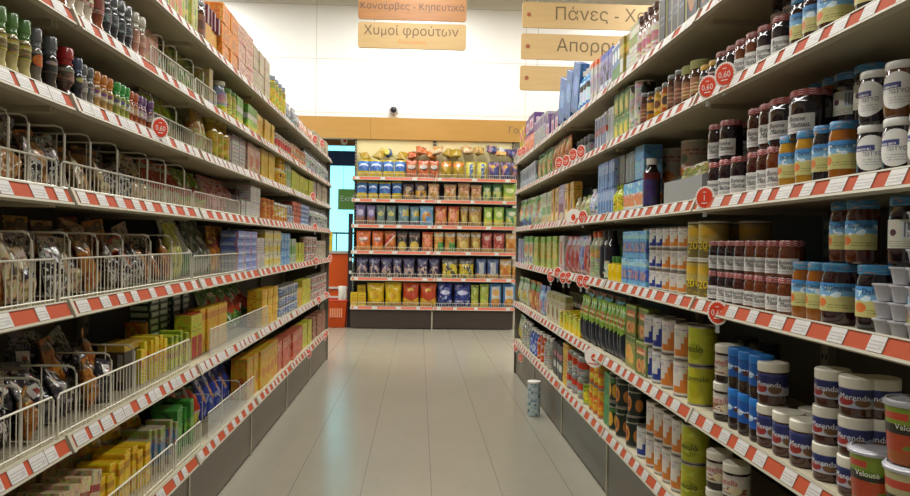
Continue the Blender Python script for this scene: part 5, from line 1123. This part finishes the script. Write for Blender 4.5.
def divs(k, ys, h, d=.34):
    key = 'div%.2f' % h
    if key not in PR: proto(key, 'wire_divider', 'cream wire divider', 'wire divider', (.01, d, h), [('wire_divider', divider_mesh(h, d), None)])
    for y in ys: put(key, (LX - .04, y, LM[k] + SURF + .001), PI / 2, 'L', k, sort=y)
dy = lambda k, *px: [depth_at(p, LX - .04, LM[k] + .1) for p in px]
fence(2, dy(2, 148)[0], 3.41, .09); fence(2, 3.43, dy(2, 214)[0] + .01, .09); divs(2, dy(2, 163, 176, 193, 203), .17)
fence(3, dy(3, 150)[0], 3.41, .085); fence(3, 3.43, dy(3, 210)[0], .085); divs(3, dy(3, 152, 176), .16)
fence(4, .94, 2.155, .085); fence(4, 2.175, 3.41, .085); fence(4, 3.43, dy(4, 238)[0], .085); divs(4, dy(4, 8, 28, 64, 90, 117, 147, 165, 184), .19)
fence(5, .94, 2.155, .125); fence(5, 2.175, 3.41, .125); fence(5, 3.43, dy(5, 244)[0], .11); divs(5, dy(5, 31, 69, 97, 122, 150, 171), .2)
fence(6, .94, 2.155, .115); fence(6, 2.175, 3.41, .115); divs(6, dy(6, 20, 41, 76, 111, 134), .185)
fence(7, 2.175, 3.20, .12); fence(7, 3.22, 3.6, .12); divs(7, dy(7, 222, 240, 268), .16, .2)
def acrylic(k, y0, y1, h):
    key = 'acr%d' % k; w_ = y1 - y0
    bm = bmesh.new(); add_box(bm, -w_ / 2, w_ / 2, -.0015, .0015, 0, h)
    pl = mesh_from(bm, 'pane', M['acrylic'])
    bm = bmesh.new(); tube_bm(bm, [(-w_ / 2, 0, .003), (-w_ / 2, 0, h), (w_ / 2, 0, h), (w_ / 2, 0, .003)], .0028, 5)
    bm2 = mesh_from(bm, 'edge', M['wire'])
    proto(key, 'clear_guard', 'clear plastic shelf guard', 'shelf guard', (w_, .01, h), [('clear_guard', pl, None), ('edge_strip', bm2, 0)])
    put(key, (LX - .03, (y0 + y1) / 2, LM[k] + SURF + .001), PI / 2, 'L', k, sort=y0)
acrylic(6, dy(6, 208)[0], dy(6, 266)[0], .13); acrylic(7, dy(7, 206)[0], dy(7, 252)[0], .13)

# round price discs standing proud of the rails
def star_mesh(r, n=22):
    bm = bmesh.new(); pts = [(r * (1 if i % 2 else .87) * math.cos(PI * i / n), r * (1 if i % 2 else .87) * math.sin(PI * i / n)) for i in range(2 * n)]
    F = [bm.verts.new((x, -.0012, z)) for x, z in pts]; B = [bm.verts.new((x, 0, z)) for x, z in pts]
    bm.faces.new(F[::-1]); bm.faces.new(B)
    for i in range(2 * n): bm.faces.new((F[i], F[(i + 1) % (2 * n)], B[(i + 1) % (2 * n)], B[i]))
    bmesh.ops.recalc_face_normals(bm, faces=bm.faces[:])
    return mesh_from(bm, 'star', M['discr'])
def disc_proto(key, look, r, txt, ring=1.12):
    bm = bmesh.new(); bmesh.ops.create_cone(bm, cap_ends=True, segments=32, radius1=r * ring, radius2=r * ring, depth=.0015, matrix=Matrix.Rotation(PI / 2, 4, 'X'))
    body = mesh_from(bm, 'disc', M['discw'])
    parts = [('price_disc', body, None), ('starburst', recolor(star_mesh(r), M['discr']), 0)]
    st = parts[1][1]
    for v in st.vertices: v.co.y -= .0012
    ms = [text_mesh(txt, r * .78, M['discw'], None, 0, -r * .28, -.0032)]
    bm = bmesh.new(); add_box(bm, -r * .35, r * .35, -.0032, -.0026, -r * .55, -r * .47); add_box(bm, -r * .2, r * .2, -.0032, -.0026, r * .5, r * .57); ms.append(mesh_from(bm, 'line', M['discw']))
    parts.append(('lettering', join(ms), 0))
    bm = bmesh.new(); add_box(bm, -.008, .008, -.0005, .001, -r * ring - .025, -r * .8); parts.append(('clip', mesh_from(bm, 'clip', M['acrylic']), 0))
    proto(key, 'price_disc', look, 'price tag', (2 * r * ring, .004, 2 * r), parts)
disc_proto('disc', 'red starburst price disc', .036, '0,60'); disc_proto('disc1', 'red starburst disc with one stroke', .036, '1')
bm = bmesh.new(); bmesh.ops.create_cone(bm, cap_ends=True, segments=32, radius1=.075, radius2=.075, depth=.0015, matrix=Matrix.Diagonal((1, 1, .72, 1)) @ Matrix.Rotation(PI / 2, 4, 'X'))
odisc = mesh_from(bm, 'oval', M['discw'])
bm = bmesh.new(); add_box(bm, -.04, .04, -.0032, -.0022, -.036, -.032); ul_ = mesh_from(bm, 'line', M['discr'])
proto('oval', 'price_disc', 'white oval tag with red flower', 'price tag', (.15, .004, .1), [('price_disc', odisc, None), ('emblem', star_mesh(.022, 7), 0), ('underline', ul_, 0)])
def discs(side, k, pts, key='disc', dz=.0):
    for px, py in pts:
        X = (RX - .008) if side == 'R' else (LX + .008)
        mz = (RM if side == 'R' else LM)[k]
        y = depth_at(px, X, mz + .04); z = z_at(py, X, y)
        put(key, (X, y, z), -PI / 2 + .5 if side == 'R' else PI / 2 - .5, side, k, None, 0, sort=y)
discs('R', 1, [(519.5, 152), (523.5, 150)]); discs('R', 2, [(559, 162), (566, 160), (573, 154), (581, 150.5)]); discs('R', 2, [(708, 84), (725, 71)])
discs('R', 3, [(583, 216)]); discs('R', 3, [(705, 195)], 'disc1'); discs('R', 3, [(573.5, 216.5)], 'oval')
discs('R', 4, [(551, 276), (558, 272), (563.5, 277), (569, 277), (581, 280), (587, 281)]); discs('R', 4, [(718, 310)])
discs('R', 5, [(594, 357)], 'oval'); discs('R', 6, [(516, 347.5), (521, 357.5)])
discs('L', 1, [(315, 139), (322, 143)]); discs('L', 3, [(160, 125.5), (313, 196)]); discs('L', 4, [(315, 227)]); discs('L', 5, [(316, 261), (330, 258)]); discs('L', 6, [(318.5, 300), (326, 295)]); discs('L', 7, [(309, 353.5), (325, 336)])

# printed drum standing on the floor beside the plinth
dp = PM('drum_print', '#9fb0b4', (('n', 7, .56, '#5f8090'), ('ck', 5, 9, '#b4c0c0'), ('n', 9, .64, '#4a6474')), .4)
yd = depth_at(536, .93, .1)
t = thing('drum', 'pale blue printed drum standing on the floor beside the jam side plinth', 'drum', (.905, yd - .05, 0))
obj('drum_body', lathe([(.045, 0), (.05, .004), (.05, .25), (.047, .252), (.045, .25), (.0, .249)], dp, 20), t)
obj('drum_lid', lathe([(.049, .2525), (.052, .253), (.052, .266), (.049, .268), (0, .268)], M['white'], 20), t)

# ------------------------------------------------------------------ crisp bags on the end shelves
def crisp(key, look, base, layers, w=.16, h=.27, d=.085): BAG(key, look, w, d, h, base, layers, name='crisp_bag', cat='bag', rough=.22, lumpy=.42)
crisp('c_blue', 'blue and yellow crisp bag', '#c9b01c', (('hill', 1.2, .1, '#c4a81c'), ('b', .38, .95, '#3f6fb0'), ('e', .5, .66, .4, .14, '#c4d0dc'), ('e', .5, .6, .36, .1, '#3a5aa0'), ('b', .95, 1, '#c9b21c')))
crisp('c_rip', 'orange bag with dark oval', '#b5582a', (('e', .5, .62, .42, .18, '#3a3030'), ('e', .5, .66, .4, .12, '#b8b0a8'), ('n', 6, .62, '#c88a4c'), ('b', .9, 1, '#c0502c')))
crisp('c_gold', 'golden bag with olive base', '#a08428', (('b', .7, 1, '#c8702c'), ('e', .5, .78, .2, .1, '#d8c8b0'), ('n', 5, .6, '#8a7018')))
crisp('c_yblue', 'yellow bag with blue stripe', '#b5a83c', (('r', .4, .75, 0, .9, '#3c5a8c'), ('n', 5, .58, '#c4bc74'), ('b', .9, 1, '#a89c44')))
crisp('c_purp', 'purple bag with gold star', '#4c406a', (('e', .4, .75, .24, .1, '#c49c2c'), ('n', 4, .55, '#9a6a6c'), ('r', .5, .85, 0, .7, '#2c3468'), ('b', .92, 1, '#7a7288')))
crisp('c_doll', 'dark bag with yellow heap', '#54423c', (('nr', 0, 1, 0, .55, 3, .45, '#b8882c'), ('e', .5, .7, .3, .15, '#a89478'), ('n', 6, .6, '#3a4a78')))
crisp('c_beige', 'beige and red bag', '#b5946c', (('b', .6, .85, '#b0684a'), ('n', 5, .55, '#c4ac84'), ('e', .5, .35, .3, .16, '#a87a3c')))
crisp('c_green', 'green bag with pale picture', '#4a7a4c', (('nr', 0, 1, 0, .6, 3, .45, '#a8a860'), ('e', .5, .72, .3, .12, '#b8b890'), ('b', .92, 1, '#3c6a3c')))
crisp('c_lime', 'lime bag with yellow base', '#8fae4a', (('hill', .4, .05, '#c4b84c'), ('e', .5, .65, .3, .15, '#c8cc8c')))
crisp('c_lilac', 'lilac bag with brown base', '#746a94', (('hill', .45, .05, '#8a5f54'), ('e', .5, .65, .34, .15, '#a8a0bc')))
crisp('c_grey', 'grey-green bag with yellow letters', '#6c7a74', (('e', .5, .6, .34, .12, '#b5b06a'), ('n', 5, .6, '#566a70')))
crisp('c_teal', 'teal bag with yellow flash', '#5f7f8a', (('r', .45, 1, .5, .8, '#b89c38'), ('n', 5, .58, '#8a9484'), ('b', 0, .2, '#5a5470')))
crisp('c_sky', 'light blue bag with orange figure', '#6a9abc', (('e', .5, .45, .34, .3, '#b5803c'), ('r', .45, .8, .1, .5, '#5a8ab8'), ('b', .85, 1, '#86b0cc')))
crisp('c_redyel', 'red bag with yellow letters', '#b5503c', (('n', 4, .5, '#c9904c'), ('e', .5, .5, .3, .2, '#c47a5c'), ('b', .9, 1, '#a84436')))
crisp('c_orange', 'bright orange bag', '#c2602a', (('e', .5, .6, .36, .12, '#8a6a64'), ('e', .5, .64, .3, .07, '#d0b8ac'), ('hill', .3, .05, '#c47a2c')))
crisp('c_orred', 'orange bag with red ribbon', '#b0622a', (('dg', -.6, .35, .14, '#a8302a'), ('dg', -.6, .25, .05, '#d0c0a8'), ('b', .9, 1, '#8a4a34')))
crisp('c_heap', 'black bag with yellow crisp heap', '#3a3432', (('e', .5, .28, .4, .25, '#c0a24c'), ('b', .72, .85, '#6a4a40'), ('n', 7, .66, '#c8b070')))
crisp('c_greenor', 'green and orange bag', '#b5803c', (('r', .4, 1, 0, .5, '#4a8a4c'), ('b', .8, 1, '#a8a898'), ('n', 5, .6, '#c4a060')))
crisp('c_tan', 'golden-brown bag with white top', '#a8823c', (('b', .82, 1, '#a8a8a4'), ('n', 5, .54, '#8a6a3c'), ('e', .5, .4, .3, .2, '#b8a45c')))
crisp('c_pinkred', 'dark red bag with pale disc', '#8f3c38', (('e', .5, .75, .26, .12, '#c0a89c'), ('n', 5, .56, '#b5705c'), ('b', 0, .2, '#a8843c')))
crisp('c_plum', 'plum bag with white sweets', '#3c3450', (('nr', .1, .9, .05, .6, 4, .5, '#a89088'), ('b', .8, 1, '#2c2c58'), ('n', 7, .66, '#b8a070')))
crisp('c_yblack', 'black and yellow bag', '#4a4438', (('nr', 0, 1, 0, .75, 3, .46, '#b5a02c'), ('n', 7, .63, '#c8c0a0'), ('b', .9, 1, '#2e3040')))
crisp('c_whblue', 'blue bag with white centre', '#4c5c84', (('r', .25, .75, 0, .85, '#a8a8a8'), ('hill', .25, .04, '#b58a44')))
crisp('c_amb', 'amber bag with white top', '#b5803c', (('b', .75, 1, '#a8a098'), ('n', 4, .56, '#c8a468'), ('e', .5, .35, .3, .2, '#b56a2c')))
crisp('c_yellow', 'large yellow bag with smile', '#c9a818', (('e', .5, .45, .2, .14, '#b5861c'), ('t', .2, .8, .6, .75, 2, '#a8701c'), ('hill', .2, .06, '#b08c14'), ('b', .92, 1, '#d0b440')), .21, .36, .12)
crisp('c_redor', 'large red bag with yellow base', '#b0441c', (('hill', .32, .06, '#c4962c'), ('e', .5, .7, .2, .1, '#c8a040'), ('e', .5, .5, .44, .18, '#a83a1c'), ('b', .93, 1, '#c05a2a')), .21, .34, .12)
crisp('c_navy', 'large navy bag with white script', '#232f74', (('e', .5, .62, .36, .09, '#b0b4cc'), ('n', 7, .66, '#8a90b8'), ('nr', 0, 1, 0, .5, 6, .6, '#a8acc8')), .22, .38, .12)
crisp('c_limeg', 'lime packet with yellow base', '#8f9a3c', (('hill', .3, .05, '#c4b030'), ('n', 5, .58, '#b5b868'), ('b', .9, 1, '#6a7a3c')), .14, .32)
crisp('c_cookie', 'blue and white bag with cookies', '#3f74a4', (('r', .15, .85, .3, .9, '#b5b4ac'), ('e', .5, .22, .4, .2, '#b5803c'), ('e', .5, .65, .3, .14, '#c49a5c')), .19, .34)
BOX('c_box', 'small yellow carton stack', .13, .1, .19, '#c2a21c', (('r', .1, .9, .2, .7, '#b08a14'), ('t', .2, .8, .75, .9, 1, '#7a5a10')))
E_ROWS = {
 1: 'c_blue 357 369,c_blue 369 381.5,c_blue 382 393,c_blue 393.5 404.5,c_rip 405 416,c_rip 417 428,c_rip 428.5 438,c_gold 439.5 451,c_gold 452 463.5,c_yblue 464.5 475,c_yblue 476 486.5,c_purp 487.5 499,c_purp 500 511,c_purp 511.5 520',
 2: 'c_blue 356 366.5,c_blue 367.5 377,c_blue 378 390,c_blue 391 401,c_doll 402 413,c_doll 414 426,c_beige 427 438,c_beige 443 455.5,c_beige 457 469,c_beige 470 481,c_green 482 491,c_green 492 501.5,c_lime 502.5 516',
 3: 'c_lilac 355 364.5,c_lilac 366 374.5,c_grey 375.5 384.5,c_grey 385.5 395,c_teal 397 408,c_teal 409 418,c_sky 418.5 432.5,c_redyel 434 446,c_redyel 447 458.5,c_tan 459.5 467,c_tan 467.5 481,c_lime 483 492,c_lime 493 503.5,c_green 505 518',
 4: 'c_orange 355.5 370,c_orange 371 382.5,c_orred 383.5 395,c_heap 396 406.5,c_heap 407.5 419,c_redyel 421 432,c_greenor 433 442.5,c_greenor 443.5 454.5,c_tan 455.5 469,c_tan 470 480,c_pinkred 481 491.5,c_pinkred 492.5 504,c_amb 505 516',
 5: 'c_plum 355.5 367,c_plum 368 379,c_plum 380 391,c_plum 391.5 401,c_plum 402 414,c_plum 416 427,c_plum 428 438.5,c_yblack 441 457,c_yblack 458 473,c_whblue 475.5 485.5,c_whblue 486.5 498,c_amb 499 511,c_amb 511.5 520',
 6: 'c_box 350 357,c_box 357.5 365,c_yellow 366 383.5,c_yellow 384 400.5,c_redor 401.5 418,c_redor 419 435.5,c_navy 436.5 451.5,c_navy 453 470,c_limeg 470 478,c_limeg 479 488,c_cookie 488.5 501,c_cookie 502 515'}
for k, row in E_ROWS.items():
    rng = random.Random(k)
    z = EM[k] + SURF + .0005; gapz = (EM[k - 1] - EM[k] - .05) if k > 1 else .34
    for it in row.split(','):
        key, a, b_ = it.split(); a, b_ = x_at(float(a), EY + .06, z), x_at(float(b_), EY + .06, z)
        w, d, h = PR[key]['size']; s = (b_ - a) / w
        hh = min(gapz * rng.uniform(.86, .97), h * (1.12 if k > 1 else 1.0)) / h
        put(key, ((a + b_) / 2, EY + .035 + d / 2 + rng.uniform(0, .02), z), rng.uniform(-.06, .06), 'E', k, sort=(a + b_) / 2, sc=(s * 1.0, 1, hh), row=0)
        if k <= 5: put(key, ((a + b_) / 2 + rng.uniform(-.015, .015), EY + .16 + d / 2, z), rng.uniform(-.1, .1), 'E', k, sort=(a + b_) / 2, sc=(s * 1.0, 1, hh * .97), row=1)
xq = x_at(357, EY + .1, EM[6]); put('c_box', (x_at(361, EY + .2, EM[6]), EY + .2, EM[6] + SURF), 0, 'E', 6, sort=xq, row=1, sc=(.95, 1, 1.7))
# bags lying flat over the top row
for i, (px, py, key) in enumerate(((366, 156, 'c_gold'), (376, 153.5, 'c_gold'), (389, 151.5, 'c_yblue'), (399, 155, 'c_gold'), (411, 154, 'c_rip'), (421, 149, 'c_rip'), (432, 154, 'c_orange'), (436, 149, 'c_beige'), (446, 152, 'c_gold'), (456, 152, 'c_gold'), (468, 149, 'c_beige'), (478, 149.5, 'c_tan'), (492, 148.5, 'c_purp'), (500, 151, 'c_whblue'), (509, 152, 'c_purp'))):
    rng = random.Random(i)
    z = z_at(py, x_at(px, EY + .1, 2.6), EY + .1)
    h = PR[key]['size'][2]
    put(key, (x_at(px, EY + .1, 2.6), EY + (.11 if i % 2 else .2), z - (.06 if i % 2 else .045)), rng.uniform(-.5, .5), 'E', 1, 'lying on top', 0, rx=-1.1, ry=rng.uniform(-.25, .25), sort=px, sc=(1.1, 1.3, 1.0))
# low wire fronts of the end shelves
for k in EM:
    for i in (0, 1):
        key = 'efence'
        if key not in PR: proto(key, 'wire_fence', 'low wire front', 'wire fence', (1.22, .01, .06), [('wire_fence', fence_mesh(1.22, .065), None)])
        put(key, (-1.02 + .625 + 1.25 * i, EY + .022, EM[k] + SURF + .001), 0, 'E', k, sort=i)

# ------------------------------------------------------------------ labels: each thing told apart by its shelf and its place among its likes
SIDE = {'L': 'spice side', 'R': 'jam side', 'E': 'end shelves'}
buckets = {}
for r in REG: buckets.setdefault((r['look'], r['side'], r['shelf'], r['tier'], r['row']), []).append(r)
for (look, side, k, tier, row), rs in buckets.items():
    rs.sort(key=lambda r: r['sort'])
    sh = SHN[side][k]
    for i, r in enumerate(rs):
        bits = [look]
        if len(rs) > 1:
            o_ = ORD[i + 1] if i + 1 < len(ORD) else '%dth' % (i + 1)
            bits.append(o_ + (' from opening end' if side == 'E' else ' from near end'))
        if tier: bits.append(tier)
        if row: bits.append('second row' if row == 1 else 'third row')
        bits.append('%s %s shelf' % (sh, SIDE[side].replace(' side', '-side')) if side != 'E' else '%s end shelf' % sh)
        lab = ', '.join(bits)
        r['o']['label'] = lab
    if len(rs) > 1:
        for r in rs: r['o']['group'] = '%s: %s %s shelf' % (look + ' line', sh, SIDE[side])

# ------------------------------------------------------------------ light
def area(name, loc, sx, sy, power, col=(1, .99, .955), rot=(0, 0, 0)):
    l = bpy.data.lights.new(name, 'AREA'); l.shape = 'RECTANGLE'; l.size = sx; l.size_y = sy; l.energy = power; l.color = col
    o = bpy.data.objects.new(name, l); COL.objects.link(o); o.location = loc; o.rotation_euler = rot
    return o
for x in (-3.3, 0, 3.3):
    area('ceiling_strip_light', (x, 5.4, 5.1), .25, 12.5, 430)
area('ceiling_strip_light', (0, 10.6, 5.1), 9, .25, 70)
w = bpy.data.worlds.new('world'); S.world = w; w.use_nodes = True
w.node_tree.nodes['Background'].inputs[0].default_value = (1, .98, .95, 1); w.node_tree.nodes['Background'].inputs[1].default_value = .12
S.view_settings.view_transform = 'Standard'; S.view_settings.look = 'None'; S.view_settings.gamma = 1; S.view_settings.exposure = -.2; S.view_settings.use_curve_mapping = False
S.cycles.max_bounces = 6; S.cycles.diffuse_bounces = 4; S.cycles.sample_clamp_indirect = 6; S.cycles.caustics_reflective = False; S.cycles.caustics_refractive = False
